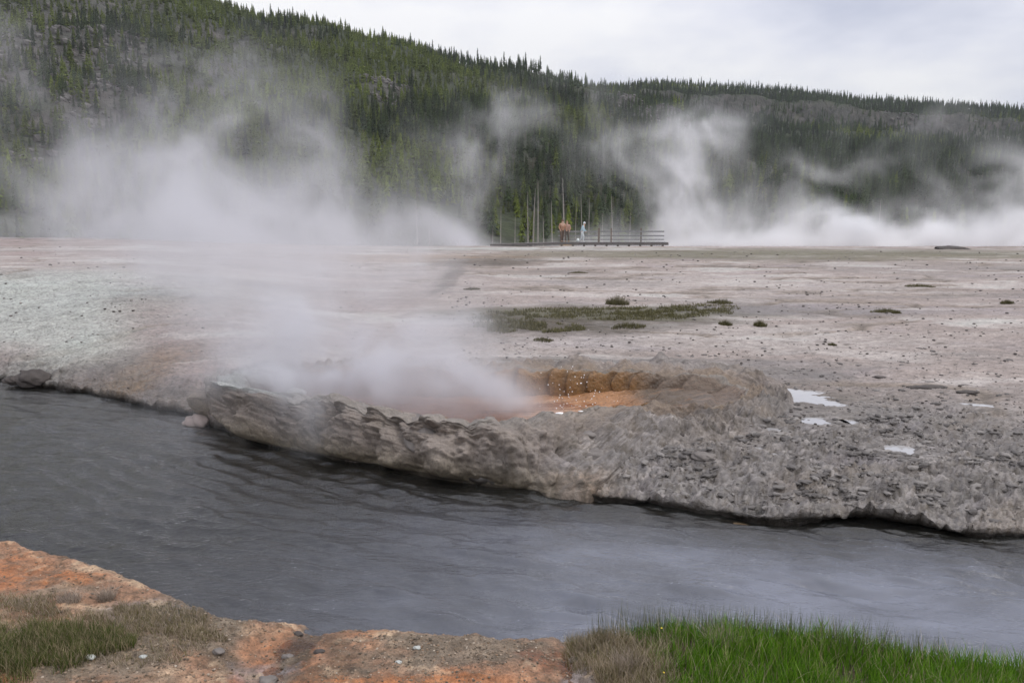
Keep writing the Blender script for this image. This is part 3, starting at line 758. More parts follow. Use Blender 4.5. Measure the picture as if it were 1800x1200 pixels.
xs = np.concatenate((np.linspace(-58, -10.6, 120), np.linspace(-10.5, 6.5, 640), np.linspace(6.7, 40, 100)))
NW = 230
X, Y = strip(lambda x: shore_near(x) - .35, lambda x: shore_far(x) + .6, xs, NW)
wdx = .93 * X - .36 * Y; wdy = .36 * X + .93 * Y            # along / across the flow
calm = .15 + .85 * sm(-.45, .45, fbm(X * .5, Y * 1.3, .9, 4, 151, .6))
cc = at(480, 800, 0)
near_cone = np.exp(-(((X - cc[0] + .6) / 2.2) ** 2 + ((Y - cc[1] + .6) / 1.3) ** 2))
lively = .62 + .38 * sm(-4.0, 1.5, X)
Z = lively * (.25 + 1.1 * calm) * (.060 * fbm(wdx * .5, wdy * 1.8, 1.2, 2, 152) + .060 * fbm(wdx * .5, wdy * 2.0, 2.3, 2, 153, .45) + .024 * fbm(wdx * .6, wdy * 1.6, 5.5, 2, 154))
ph = wdy * 22 + 3 * fbm(X, Y, .8, 2, 155) + wdx * 7
Z = Z + .018 * near_cone * np.sin(ph)
b = NB('creek water')
p = b.pos((.8, 1.7, 1))
nz = b.noise(14, 3, .6, p); nz2 = b.noise(38, 2, .5, p)
nrm = b.bump(nz, .017)
gl = b.node('ShaderNodeBsdfGlossy', {'Color': (1, 1, 1, 1), 'Roughness': .09}); b.put(gl.inputs['Normal'], nrm)
fr = b.node('ShaderNodeFresnel', {'IOR': 1.48}); b.put(fr.inputs['Normal'], nrm)
tr = b.node('ShaderNodeBsdfTransparent', {'Color': (.62, .60, .52, 1)})
mk = b.node('ShaderNodeAttribute', attribute_name='milk_sheen').outputs['Fac']
df = b.node('ShaderNodeBsdfDiffuse'); b.put(df.inputs[0], b.mix(mk, (.018, .018, .016, 1), (.27, .29, .36, 1)))
m1 = b.node('ShaderNodeMixShader', {0: .55}); b.put(m1.inputs[1], tr.outputs[0]); b.put(m1.inputs[2], df.outputs[0])
mx = b.node('ShaderNodeMixShader'); b.put(mx.inputs[0], fr.outputs[0]); b.put(mx.inputs[1], m1.outputs[0]); b.put(mx.inputs[2], gl.outputs[0])
M_creek = b.surf(mx.outputs[0])
milk_sheen = sm(-3.4, 2.6, X + 1.1 * fbm(X * .5, Y, .7, 4, 158) - .35 * (Y - 6.5)) * (.8 + .4 * fbm(X * .6, Y * 1.5, 2.0, 3, 159)) * sm(.2, 1.6, shore_far(X) - Y)  # paler to the right: sky reflection painted into the milky body colour
tag(mesh_obj('creek', np.stack((X, Y, Z), -1), mat=M_creek, grid=(NW, len(xs), False), extra={'milk_sheen': milk_sheen}), kind='structure')

# ------------------------------------------------------------------ near bank
NB_ = {k: arr(v) for k, v in dict(orange=(.34, .125, .042), salmon=(.29, .165, .10), cream=(.44, .33, .22), grav=(.17, .135, .098), brownn=(.08, .052, .03), greyw=(.24, .225, .235), soil=(.05, .042, .02), red=(.17, .06, .03)).items()}
def near_height(X, Y):
    d = shore_near(X) - Y
    base = np.interp(X, [-12, -4.5, -3.2, -2.2, -1.4, 0, .8, 2, 5, 12], [.50, .38, .30, .20, .12, .12, .15, .21, .26, .3])
    z = base * sm(-.02, .28, d) + .03 * sm(.2, 2.0, d) - .30 * sm(.05, -.35, d)
    z = z + .030 * fbm(X, Y, 1.6, 4, 161) + .022 * fbm(X, Y, 5, 4, 162, .55, True) + .018 * np.floor(4 * fbm(X, Y, 1.9, 4, 164)) / 4 + .012 * fbm(X, Y, 20, 3, 163)
    ch = np.exp(-((X - (-1.42 + .18 * np.sin(Y * 2.4) - (5.7 - Y) * .03)) / (.13 + .16 * sm(5.6, 4.9, Y))) ** 2) * sm(6.4, 5.8, Y)
    z = z - .075 * ch
    w = np.exp(-((X - .42 - .10 * np.sin(Y * 5)) / .16) ** 2) * sm(5.55, 5.1, Y); z = z - .05 * w
    return z
xs = np.concatenate((np.linspace(-40, -5.4, 60), np.linspace(-5.3, 4.6, 640), np.linspace(4.7, 40, 60)))
NRB = 270
t_ = np.concatenate((np.linspace(0, .12, 20), np.linspace(.125, 1, NRB - 20)))[:, None]
top = shore_near(xs)[None] + .5; bot = np.full_like(top, -12.0)
mid = np.full_like(top, 3.4)
top = np.maximum(top, mid + .4)
Y = np.where(t_ < .12, bot + (mid - bot) * (t_ / .12), mid + (top - mid) * ((t_ - .12) / .88)); X = np.broadcast_to(xs[None], Y.shape)
Z = near_height(X, Y); d = shore_near(X) - Y
def mn(c, k, t): return c + (NB_[k] - c) * np.clip(t, 0, 1)[..., None]
n1, n2, n3 = fbm(X, Y, .9, 4, 171), fbm(X, Y, 3.0, 4, 172), fbm(X, Y, 12, 3, 173)
c = np.broadcast_to(NB_['salmon'], X.shape + (3,)).copy()
c = mn(c, 'orange', sm(-.05, .4, n1 + .5 * n2) * .9)
c = mn(c, 'cream', sm(.05, .5, n2 - n1 * .4) * .7)
c = mn(c, 'brownn', sm(.1, .5, -n2 + .3 * n3) * .6)
def nell(px, py, rx, ry, z=.15, soft=.4, rough=.7): return ell(X, Y, px, py, rx, ry, z, soft, rough, int(px), False)
c = mn(c, 'grav', nell(800, 1130, 170, 32) * .9); c = mn(c, 'grav', nell(340, 1110, 120, 55) * .85); c = mn(c, 'grav', nell(160, 1180, 170, 50) * .8)
c = mn(c, 'greyw', nell(270, 1100, 80, 22) * .6); c = mn(c, 'brownn', nell(522, 1130, 34, 50) * 1.0); c = mn(c, 'brownn', nell(570, 1180, 90, 20) * .7); c = mn(c, 'greyw', nell(460, 1170, 60, 18) * .55)
c = mn(c, 'greyw', nell(1020, 1180, 30, 40) * .7); c = mn(c, 'red', nell(960, 1150, 50, 22) * .6); c = mn(c, 'red', nell(420, 1190, 60, 12) * .4); c = mn(c, 'orange', nell(720, 1190, 170, 12) * .8)
c = mn(c, 'orange', nell(60, 985, 120, 14, .45) * .8); c = mn(c, 'soil', nell(60, 1110, 150, 40, .4) * .8); c = mn(c, 'soil', nell(1500, 1190, 480, 80, .2, .25, .2) * .95); c = mn(c, 'soil', nell(1150, 1120, 110, 50, .2, .3, .3) * .9)
c = mn(c, 'soil', nell(330, 1060, 110, 20, .3) * .6)
c = mn(c, 'brownn', sm(.05, .0, Z) * .8)
lay = fbm(X, Y, 1.9, 4, 164) * 4; lf_ = lay - np.floor(lay); c = mn(c, 'brownn', sm(.7, .95, lf_) * .5)  # ledge steps browned: dirt and crevice shade put into the colour
c = mn(c, 'grav', sm(-.05, .3, fbm(X, Y, 1.4, 5, 175, .65)) * .7); c = mn(c, 'brownn', sm(.2, .5, fbm(X, Y, 5, 4, 176, .65)) * .7); c = mn(c, 'cream', sm(.2, .5, fbm(X, Y, 4, 4, 177, .65)) * .6)
c = np.clip(c * (1 + .35 * n2 + .5 * n3)[..., None], .01, .8)
wet = np.clip(sm(.10, .04, Z) + .35 * sm(0, .4, n1 + .4 * n2), 0, 1)
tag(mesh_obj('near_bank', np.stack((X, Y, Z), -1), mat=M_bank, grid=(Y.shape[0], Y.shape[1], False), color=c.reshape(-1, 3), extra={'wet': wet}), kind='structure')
# runnel water on the near bank
for (px, py, rx, ry, z) in ((520, 1142, 30, 24, .082), (560, 1182, 90, 24, .085), (1020, 1180, 30, 40, .11)):
    pc = at(px, py, z); a = rx / FPX * pc[1] * 1.2; b2 = abs(at(px, py - ry, z)[1] - at(px, py + ry, z)[1]) / 2
    n = 32; th_ = np.linspace(0, 2 * math.pi, n, endpoint=False)
    v = np.vstack((np.stack((pc[0] + a * np.cos(th_), pc[1] + b2 * np.sin(th_), np.full(n, z)), -1), [[pc[0], pc[1], z]]))
    tag(mesh_obj('runnel_water', v, [(k, (k + 1) % n, n) for k in range(n)], M_pool), kind='structure')

# gravel on the near bank
nn = 60000
gx = rng.random(nn) * 7.5 - 4.5; gy = 3.9 + rng.random(nn) * 2.6
def nell2(px, py, rx, ry, z=.15): return ell(gx, gy, px, py, rx, ry, z, .35, .7, int(px), False)
dens = .22 + .95 * np.maximum.reduce([nell2(800, 1130, 170, 32), nell2(340, 1115, 120, 50), nell2(170, 1180, 190, 45) * .7, nell2(700, 1180, 200, 20) * .35, nell2(980, 1150, 50, 30) * .6])
keep = (rng.random(nn) < dens) & (shore_near(gx) - gy > .05)
gx, gy = gx[keep], gy[keep]; gs = .0028 + .0085 * rng.random(len(gx)) ** 4
b = NB('near gravel')
ri = b.node('ShaderNodeObjectInfo').outputs['Random']; rmp = b.node('ShaderNodeValToRGB'); b.put(rmp.inputs[0], ri)
el_ = rmp.color_ramp.elements; el_[0].color = (.06, .045, .03, 1); el_[1].color = (.42, .36, .29, 1); q_ = el_.new(.5); q_.color = (.18, .14, .10, 1); q_ = el_.new(.85); q_.color = (.22, .14, .085, 1)
M_grav = b.surf(b.pbsdf(rmp.outputs[0], .8))
scatter('bank_gravel', np.stack((gx, gy, near_height(gx, gy) + gs * .2), -1), gs, rng.random(len(gx)) * 6.28, M_grav, 1, .45, label='loose tan gravel on the orange near bank')['category'] = 'gravel'
for i, (px, py, r, k, lab) in enumerate([(733, 1133, .022, 'white', 'small white stone on the tan gravel of the near bank'), (253, 1176, .022, 'white', 'small white stone beside brown gravel at lower left'), (385, 1150, .035, 'grey', 'rounded grey stone among gravel left of the runnel'),
                                         (505, 1137, .03, 'grey', 'pale grey stone on the left edge of the runnel'), (162, 1188, .025, 'white', 'flat white stone low on the left bank'), (700, 1158, .018, 'white', 'tiny pale stone in the middle of the tan gravel'),
                                         (560, 1136, .03, 'dark', 'dark stone at the runnel mouth on its right side'), (1010, 1150, .035, 'dark', 'dark wet stone beside the green grass patch'), (524, 1097, .028, 'dark', 'mossy dark stone where the runnel meets the creek'),
                                         (470, 1180, .05, 'grey', 'flat blue grey stone left of the runnel at frame bottom')]):
    p = at(px, py, .15); o = blob('stone', r * .85, 3, 300 + i, .6, 1.3, {'white': M_white, 'grey': M_rock, 'dark': M_rockdk}[k], None, .6, 1.4)
    o.location = (p[0], p[1], float(near_height(arr([p[0]]), arr([p[1]]))[0]) + r * .25); tag(o, lab, 'stone')

# grass on the near bank
def region(n, lst, z=.18, thr=-.9, seed=180):
    out_ = []
    for (px, py, rx, ry, k) in lst:
        p = at(px, py, z); a = rx / FPX * p[1]; b_ = abs(at(px, py - ry, z)[1] - at(px, py + ry, z)[1]) / 2
        out_.append(disc(int(n * k), a, b_) + p[:2])
    q = np.vstack(out_); q = q[(shore_near(q[:, 0]) - q[:, 1] > -.02)]
    return q[fbm(q[:, 0], q[:, 1], 2.2, 3, seed) > thr]
def tint_lush(n):
    a = arr((.055, .155, .008)); b_ = arr((.16, .29, .022)); t_ = rng.random((n, 1)); c = a + (b_ - a) * t_
    s = rng.random(n) < .10; c[s] = (.30, .28, .13); return c
def tint_dry(n):
    a = arr((.22, .17, .10)); b_ = arr((.42, .35, .27)); c = a + (b_ - a) * rng.random((n, 1)); s = rng.random(n) < .3; c[s] = (.14, .13, .05); return c
def tint_olive(n):
    a = arr((.05, .085, .015)); b_ = arr((.14, .15, .045)); c = a + (b_ - a) * rng.random((n, 1)); s = rng.random(n) < .38; c[s] = (.32, .26, .16); return c
def zb(q): return near_height(q[:, 0], q[:, 1]) - .01
# lush sward: everything right of a slanted line on the near bank
m = 62000
qx = .45 + rng.random(m) * 4.2; qy = 3.3 + rng.random(m) * 2.6
edge_ = .95 + (qy - 4.4) * (-.25) + .12 * fbm(qx, qy, 1.7, 3, 181)
k = (shore_near(qx) - qy > .02) & (qx > edge_ + .12 * fbm(qx, qy, 5, 3, 186)) & (fbm(qx, qy, 2.6, 4, 187, .6) > -.33 + .3 * (rng.random(m) - .5)); q = np.stack((qx[k], qy[k]), -1)
hgt = .165 * (1 + .7 * fbm(q[:, 0], q[:, 1], 1.6, 3, 182))
hgt = hgt * (.55 + .45 * sm(.0, .35, q[:, 0] - edge_[k]))
tag(blades('grass', q, zb(q), hgt, .0065, .55, tint_lush, M_blade), 'lush green grass on the near bank at lower right', 'grass', kind='stuff')
m2 = rng.random(len(qx)) < .05 + .10 * (fbm(qx, qy, 1.3, 3, 188) > .15); qs = np.stack((qx, qy), -1)[m2 & (shore_near(qx) - qy > .02) & (qx > edge_ - .15)]
tag(blades('dead_stems', qs, zb(qs), .21, .0035, 1.0, (.34, .29, .19), M_blade, None, 4, .7), 'bent dead straw stems among the lush green grass', 'grass', kind='stuff')
q = region(1500, [(1150, 1100, 120, 30, .3), (1350, 1120, 130, 20, .4), (1560, 1160, 150, 20, .3)]); 
tag(blades('tall_grass', q, zb(q), .27, .0035, .25, (.11, .12, .06), M_blade), 'thin tall dark stems rising along the water edge of the lush grass', 'grass', kind='stuff')
q = region(7000, [(1060, 1140, 75, 40, .35), (1120, 1185, 80, 30, .35), (1030, 1115, 40, 18, .12), (1160, 1150, 50, 30, .15)])
tag(blades('dry_grass', q, zb(q), .10, .004, .8, tint_dry, M_blade), 'dry grey brown grass fringe between orange bank and green grass', 'grass', kind='stuff')
q = region(15000, [(20, 1120, 150, 40, .42), (140, 1095, 100, 22, .3), (-60, 1150, 150, 55, .25)], .40, -.25)
tag(blades('olive_grass', q, zb(q), .10, .005, .7, tint_olive, M_blade), 'dark olive grass on the lower left bank', 'grass', kind='stuff')
q = region(9000, [(110, 1050, 150, 18, .2), (260, 1055, 110, 20, .25), (340, 1072, 60, 10, .10), (150, 1090, 220, 50, .5)], .38, -.28, 190)
tag(blades('straw_grass', q, zb(q), .07, .004, .9, tint_dry, M_blade), 'straw coloured dry grass along the crest of the left bank', 'grass', kind='stuff')
for (px, py, r, h, z, lab) in [(1262, 1135, .12, .17, .2, 'domed tuft of dead grey grass within the lush green grass'), (185, 1022, .10, .10, .4, 'silvery dead tuft on the crest of the left bank'), (120, 1030, .12, .08, .42, 'low silvery tuft left of another on the left bank'),
                               (1100, 1165, .14, .12, .2, 'ragged grey tuft at the left end of the green grass')]:
    p = at(px, py, z); zz = float(near_height(arr([p[0]]), arr([p[1]]))[0]); xy = disc(420, r * .6) + p[:2]
    o = empty('dead_tuft', (p[0], p[1], zz)); tag(o, lab, 'tuft')
    blades('foliage', xy, np.full(420, zz - .01), h, .004, 1.0, lambda n: arr((.40, .33, .27)) * (.6 + .6 * rng.random((n, 1))), M_blade, o, 3, .6, (p[0], p[1], zz))
M_yel = simple_mat('yellow petals', (.75, .55, .05), .6)
for (px, py, z, lab) in [(1163, 1103, .30, 'tiny pale flower in the green grass nearest the water'), (1167, 1181, .22, 'tiny yellow flower low in the grass near the dry fringe')]:
    p = at(px, py, z); o = empty('flower', (p[0], p[1], z - .2)); tag(o, lab, 'flower')
    f_ = blob('petals', .008, 1, 5, .2, 1, M_yel, o, .5); f_.location = (0, 0, .2)
    blades('stem', np.zeros((1, 2)), arr([0.0]), .17, .003, .01, (.1, .16, .03), M_blade, o, 2)

# ------------------------------------------------------------------ hills
rg1 = [(-900, -420), (-300, -300), (0, -190), (200, -100), (440, 12), (520, 26), (600, 42), (700, 66), (800, 100), (900, 126), (1000, 144), (1060, 154), (1150, 172), (1250, 215), (1350, 265), (1450, 310), (1560, 360), (1700, 398), (2600, 405)]
rg2 = [(-900, 120), (600, 180), (900, 165), (1000, 160), (1060, 155), (1130, 148), (1200, 149), (1350, 160), (1500, 176), (1650, 188), (1800, 196), (2100, 205), (2700, 215)]
def ridge(lst, u):
    xs_ = [ (p[0] - 900) / FPX for p in lst]; e_ = [ray(900, p[1])[1] for p in lst]
    return np.interp(u / (1), xs_, e_)
D1 = lambda u: 520 + 60 * u
D2 = lambda u: 820 - 40 * u
def hill_z(X, Y):
    u = X / Y
    F0_ = 150 + 12 * np.sin(u * 9)
    r1, r2 = D1(u), D2(u)
    H1, H2 = np.maximum(ridge(rg1, u) * r1, 0) + 0, np.maximum(ridge(rg2, u) * r2, 0)
    s1 = np.clip((Y - F0_) / (r1 - F0_), 0, None); s2 = np.clip((Y - 190) / (r2 - 190), 0, None)
    p1 = np.where(s1 < 1, s1 ** 1.15, 1 - .15 * (s1 - 1)); p1 = np.maximum(p1, .5)* (s1 > 1) + p1 * (s1 <= 1)
    cl = sm(.72, .76, s2 + .035 * fbm(X, Y, .03, 4, 201, .6))
    p2 = np.where(s2 < .74, .58 * (np.clip(s2, 0, .74) / .74) ** 1.2, .58); p2 = p2 + .17 * cl + .25 * sm(.76, 1.0, s2)
    g = fbm(X, Y, .008, 4, 202, .5, True); g2 = fbm(X, Y, .03, 3, 203)
    z1 = H1 * p1 + (13 * g + 4 * g2) * sm(0, .25, s1) * sm(1.02, .8, s1) * (H1 > 3)
    z2 = H2 * p2 + (12 * g + 4 * g2) * sm(0, .25, s2) * sm(1.0, .7, s2)
    zz = np.maximum(z1, z2) - 0.5
    return np.where(Y < 150, -.5, zz)
us = np.concatenate((np.linspace(-2.2, -.86, 30), np.linspace(-.84, .84, 420), np.linspace(.86, 2.2, 30)))
Yr = np.concatenate((np.linspace(140, 200, 16), np.linspace(205, 900, 215), np.linspace(910, 1600, 14)))
X = us[None] * Yr[:, None]; Y = np.broadcast_to(Yr[:, None], X.shape); Z = hill_z(X, Y)
hc = mx3(np.broadcast_to(arr((.030, .038, .014)), X.shape + (3,)).copy(), (.05, .047, .032), sm(0, .5, fbm(X, Y, .03, 4, 210)) * .8)
gy_, gx_ = np.gradient(Z); slope = np.abs(gy_) / (np.gradient(Y, axis=0) + 1e-6)
rockm = sm(.62, .95, slope)
def hill_hit(px, py):
    for yy in np.arange(160, 900, 3.0):
        p = atd(px, py, yy)
        if hill_z(arr([p[0]]), arr([p[1]]))[0] > p[2]: return p[0], p[1]
    return 0.0, 880.0
SCREE = [(40, 60, 70, 28), (90, 110, 60, 22), (190, 70, 30, 10), (180, 150, 22, 12), (690, 155, 26, 8),
         (1170, 205, 30, 9), (1250, 215, 16, 8), (1400, 230, 20, 8), (1600, 235, 50, 9), (1720, 250, 50, 10), (1100, 175, 24, 6)]
def scree(X, Y):
    m_ = np.zeros(np.shape(X))
    for (px, py, wx, wy) in SC:
        r_ = np.sqrt(((X - px) / wx) ** 2 + ((Y - py) / wy) ** 2) + .7 * fbm(X, Y, .05, 3, 213); m_ = np.maximum(m_, sm(1.4, .5, r_))
    return m_
SC = [(*hill_hit(a_, b_), c_ * .42, d_ * 3.2) for a_, b_, c_, d_ in SCREE]
rockm = np.maximum(rockm, scree(X, Y) * .9)
hc = mx3(hc, (.058, .056, .048), rockm); hc = mx3(hc, (.10, .085, .078), rockm * sm(0, .5, fbm(X, Z * 3, .06, 3, 211)) * .8)
b = NB('hillside')
a = b.node('ShaderNodeAttribute', attribute_name='tint').outputs[0]
n_ = b.noise(.25, 5, .65, b.pos((1, 1, .5))); cv = b.node('ShaderNodeVectorMath', operation='SCALE'); b.put(cv.inputs[0], a); b.put(cv.inputs['Scale'], b.rng(n_, .3, .7, .5, 1.5))
M_hill = b.surf(b.pbsdf(cv.outputs[0], .95, b.bump(n_, 2.0)))
tag(mesh_obj('hills', np.stack((X, Y, Z), -1), mat=M_hill, grid=(X.shape[0], X.shape[1], False), color=hc.reshape(-1, 3)), kind='structure')
# wide ground under everything to the horizon
M_wide = simple_mat('wide ground', (.12, .11, .08), .95, .3, .05)
g_ = np.linspace(-2600, 2600, 14); GX, GY = np.meshgrid(g_, g_)
tag(mesh_obj('terrain', np.stack((GX, GY, np.full_like(GX, -.75)), -1), mat=M_wide, grid=(14, 14, False)), kind='structure')

# ------------------------------------------------------------------ trees
M_leaf = tint_mat('conifer needles', .7, .35, .35, .02, .15)
M_bark = simple_mat('grey bark', (.30, .27, .24), .9, .25, 2)
M_barkd = simple_mat('brown bark', (.12, .095, .075), .9, .25, 2)
def trunk_mesh(name, h, r, mat, parent, seg=5, bend=0.0):
    zs = np.linspace(0, h, seg); k = 6; th_ = np.arange(k) / k * 2 * math.pi
    v = [[math.cos(a_) * r * (1 - .85 * z_ / h) + bend * (z_ / h) ** 2, math.sin(a_) * r * (1 - .85 * z_ / h), z_] for z_ in zs for a_ in th_]
    return mesh_obj(name, v, mat=mat, parent=parent, grid=(seg, k, True))
def crown_mesh(parent, h, base, rad, seed, col, tiers=15, per=7, droop=.3):
    rr = random.Random(seed); V, F, C = [], [], []
    for t0 in range(tiers):
        f = t0 / tiers; z0 = base + (h - base) * f
        R0 = rad * ((1 - f) ** .75) * rr.uniform(.75, 1.15) * (.55 + .45 * min(1, (f + .12) * 5))
        for q in range(per):
            if rr.random() < .12: continue
            a_ = (q + rr.random()) / per * 6.283; L = R0 * rr.uniform(.6, 1.2); w_ = L * .33
            dz = (h - base) / tiers
            i0 = len(V); ca, sa = math.cos(a_), math.sin(a_)
            V += [[ca * .06, sa * .06, z0 + dz * .8], [ca * L * .55 - sa * w_, sa * L * .55 + ca * w_, z0 + dz * .25 - L * droop * .4], [ca * L * .55 + sa * w_, sa * L * .55 - ca * w_, z0 + dz * .25 - L * droop * .4],
                  [ca * L, sa * L, z0 + dz * .15 - L * droop], [ca * L * .5, sa * L * .5, z0 + dz * .75 - L * droop * .1]]
            F += [[i0, i0 + 1, i0 + 4], [i0, i0 + 4, i0 + 2], [i0 + 4, i0 + 1, i0 + 3], [i0 + 4, i0 + 3, i0 + 2]]
            cvar = rr.uniform(.75, 1.3); C += [[col[0] * cvar, col[1] * cvar, col[2] * cvar]] * 5
    return mesh_obj('crown', V, F, M_leaf, parent, color=arr(C), smooth=False)
protos = []
for (h, base, rad, col, lab) in ((13, 2.5, 2.0, (.040, .058, .020), 'd'), (11, 1.0, 2.3, (.085, .108, .018), 'g'), (15, 5, 1.8, (.030, .043, .021), 'd'), (8, .5, 2.2, (.115, .145, .018), 'y')):
    t_ = empty('pine_tree', (0, 0, 0))
    trunk_mesh('trunk', h * .97, .16, M_barkd, t_)
    crown_mesh(t_, h, base, rad, int(h * 7), col)
    protos.append(t_)
def snag(h, seed):
    t_ = empty('dead_tree', (0, 0, 0)); trunk_mesh('trunk', h, .17, M_bark, t_, bend=.3)
    rr = random.Random(seed)
    for k_ in range(9):
        z_ = h * rr.uniform(.35, .95); a_ = rr.uniform(0, 6.28); L = rr.uniform(.4, 1.3) * (1.1 - z_ / h)
        d_ = arr((math.cos(a_), math.sin(a_), rr.uniform(-.3, .4))); s_ = .03
        v = [[0, 0, z_ - s_], [0, s_, z_], [s_, 0, z_ + s_], list(arr((0, 0, z_)) + d_ * L)]
        br = mesh_obj('branch', v, [(0, 1, 3), (1, 2, 3), (2, 0, 3)], M_bark, t_, smooth=False)
    return t_
snags = [snag(12, 1), snag(10, 2)]
# individuals at the foot of the hill
TL = ['tall dark conifer in the front row at the foot of the hill', 'mid green bushy conifer in the front row at the foot of the hill', 'tall thin conifer with bare lower trunk in the front row', 'short yellow green young conifer in the front row']
first = [True] * 4
count = 0
placed = []
for i in range(250):
    Yt = 150 + 34 * (i / 250) ** 1.0 + random.uniform(-2, 2); ut = random.uniform(-.70, .70)
    Xt = ut * Yt; k = random.choices((0, 1, 2, 3), (4, 3, 2, 2))[0]
    o = protos[k] if first[k] else copy_tree(protos[k]); first[k] = False
    s_ = (.32 + .5 * random.random() ** 1.6)
    o.location = (Xt, Yt, float(hill_z(arr([Xt]), arr([Yt]))[0]) - .2); o.scale = (s_, s_, s_); o.rotation_euler = (0, 0, random.uniform(0, 6.28))
    tag(o, TL[k], 'tree', 'conifers in the front row at the foot of the hill: ' + ('dark', 'bushy', 'thin', 'young')[k])
sn_px = [(928, 427, 96), (937, 427, 100), (945, 426, 112), (991, 424, 118), (1022, 424, 92), (955, 427, 60), (866, 426, 40), (1057, 424, 60), (1034, 424, 85), (905, 425, 55), (1075, 424, 90), (1105, 424, 60), (756, 424, 70), (735, 424, 80), (1460, 425, 80), (1477, 425, 70), (1537, 425, 85), (880, 425, 70), (1010, 424, 75), (970, 424, 80)]
sfirst = [True, True]
for i, (px, py, hp) in enumerate(sn_px):
    Yt = 140 + (i * 7) % 8; k = i % 2
    o = snags[k] if sfirst[k] else copy_tree(snags[k]); sfirst[k] = False
    Xt = (px - 900) / FPX * Yt; zt = -.6; s_ = hp / FPX * Yt / (12, 10)[k]
    o.location = (Xt, Yt, zt); o.scale = (s_, s_, s_); o.rotation_euler = (random.uniform(-.03, .03), random.uniform(-.06, .06), random.uniform(0, 6))
    tag(o, 'bare grey dead trunk standing before the forest' if not 900 < px < 1030 else 'bare pale dead trunk behind the boardwalk', 'dead tree', 'dead trunks standing before the forest' if not 900 < px < 1030 else 'dead trunks behind the boardwalk')
# the forest mass on the hills
Ys_, Xs_ = [], []
Yv = 176.0
while Yv < 900:
    st_ = 2.1 + Yv / 560; n_r = int(1.84 * Yv / st_)
    xx = (np.arange(n_r) / n_r * 1.84 - .92) * Yv + rng.uniform(-.5, .5, n_r) * st_
    Xs_.append(xx); Ys_.append(Yv + rng.uniform(-.5, .5, n_r) * st_); Yv += st_
FX, FY = np.concatenate(Xs_), np.concatenate(Ys_)
FZ = hill_z(FX, FY); FZ2 = hill_z(FX, FY + 3.0); sl = (FZ2 - FZ) / 3.0
# drop trees that stand well behind a ridge (nothing of them shows)
uu = FX / FY
vis = (FY < D1(uu) + 25) | (ridge(rg2, uu) > ridge(rg1, uu) - .02)
vis &= FY < D2(uu) + 25
bare = fbm(FX, FY, .012, 4, 230)
rocky = (sl > .85) | (bare > .42)
prob = np.where(rocky, .55, .98) * (1 - .35 * scree(FX, FY))
keep = vis & (rng.random(len(FX)) < prob)
FX, FY, FZ, bare = FX[keep], FY[keep], FZ[keep], bare[keep]
kindn = fbm(FX, FY, .010, 3, 231) + .35 * fbm(FX, FY, .06, 2, 232) + .42 * sm(.15, -.3, FX / FY) - .3 * sm(.1, .3, FX / FY)
kk = np.where(kindn > .25, np.where(rng.random(len(FX)) < .5, 3, 1), np.where(rng.random(len(FX)) < .6, 0, 2))
kk = np.where((kindn > .0) & (kindn <= .25) & (rng.random(len(FX)) < .5), 1, kk)
names = ['dark conifer forest covering the hills', 'mid green conifer forest patches on the hills', 'tall thin conifers rising through the hill forest', 'yellow green young conifers on the near hill slope']
for k in range(4):
    m = kk == k
    sc_ = (.27 + .46 * rng.random(m.sum()) ** 2.2) * (1.0 if k != 3 else .85)
    oo = scatter('forest', np.stack((FX[m], FY[m], FZ[m] - .3), -1), sc_, rng.random(m.sum()) * 6.28, None, mesh_from=list(protos[k].children), label=names[k]); oo['category'] = 'forest'
# boulders lying in the bare patches
bx_, by_ = [], []
for (px, py, wx, wy) in SC:
    n_ = 260; bx_.append(px + rng.normal(0, .7, n_) * wx); by_.append(py + rng.normal(0, .7, n_) * wy)
bx_, by_ = np.concatenate(bx_), np.concatenate(by_); ok_ = (scree(bx_, by_) > .3) & (by_ > 190); bx_, by_ = bx_[ok_], by_[ok_]
bs_ = .35 + 1.6 * rng.random(len(bx_)) ** 4
M_talus = simple_mat('talus rock', (.13, .12, .112), .9, .35, 2, .1)
scatter('talus', np.stack((bx_, by_, hill_z(bx_, by_) + .1), -1), bs_, rng.random(len(bx_)) * 6.28, M_talus, 1, .5, label='grey boulders lying in the bare patches of the hillside', flat=(1, 1, .8))['category'] = 'boulders'
# sparse dead trees on the ridge
m = rng.random(len(FX)) < .04
oo = scatter('dead_forest', np.stack((FX[m] + 1, FY[m], FZ[m] - .3), -1), .8 + .5 * rng.random(m.sum()), rng.random(m.sum()) * 6.28, None, mesh_from=[snags[0].children[0]], label='thin bare trunks scattered through the hill forest'); oo['category'] = 'dead trees'
print('forest trees', len(FX))

# ------------------------------------------------------------------ boardwalk, railing, people
M_wood = simple_mat('weathered wood', (.13, .12, .115), .85, .25, 3, .004)
M_woodb = simple_mat('brown post wood', (.20, .165, .14), .85, .2, 3, .004)
M_woodp = simple_mat('pale rail wood', (.27, .27, .27), .8, .15, 3, .004)
BX = []
def box_v(x0, x1, y0, y1, z0, z1):
    return [(x0, y0, z0), (x1, y0, z0), (x1, y1, z0), (x0, y1, z0), (x0, y0, z1), (x1, y0, z1), (x1, y1, z1), (x0, y1, z1)], [(0, 3, 2, 1), (4, 5, 6, 7), (0, 1, 5, 4), (1, 2, 6, 5), (2, 3, 7, 6), (3, 0, 4, 7)]
def box(name, x0, x1, y0, y1, z0, z1, mat, parent):
    v, f = box_v(x0, x1, y0, y1, z0, z1)
    return mesh_obj(name, arr(v) - arr(parent.location), f, mat, parent, smooth=False)
YB = 61.0
px2x = lambda px, Y=YB: (px - 900) / FPX * Y
py2z = lambda py, Y=YB: CZ + ray(900, py)[1] * Y
zdeck = py2z(427)
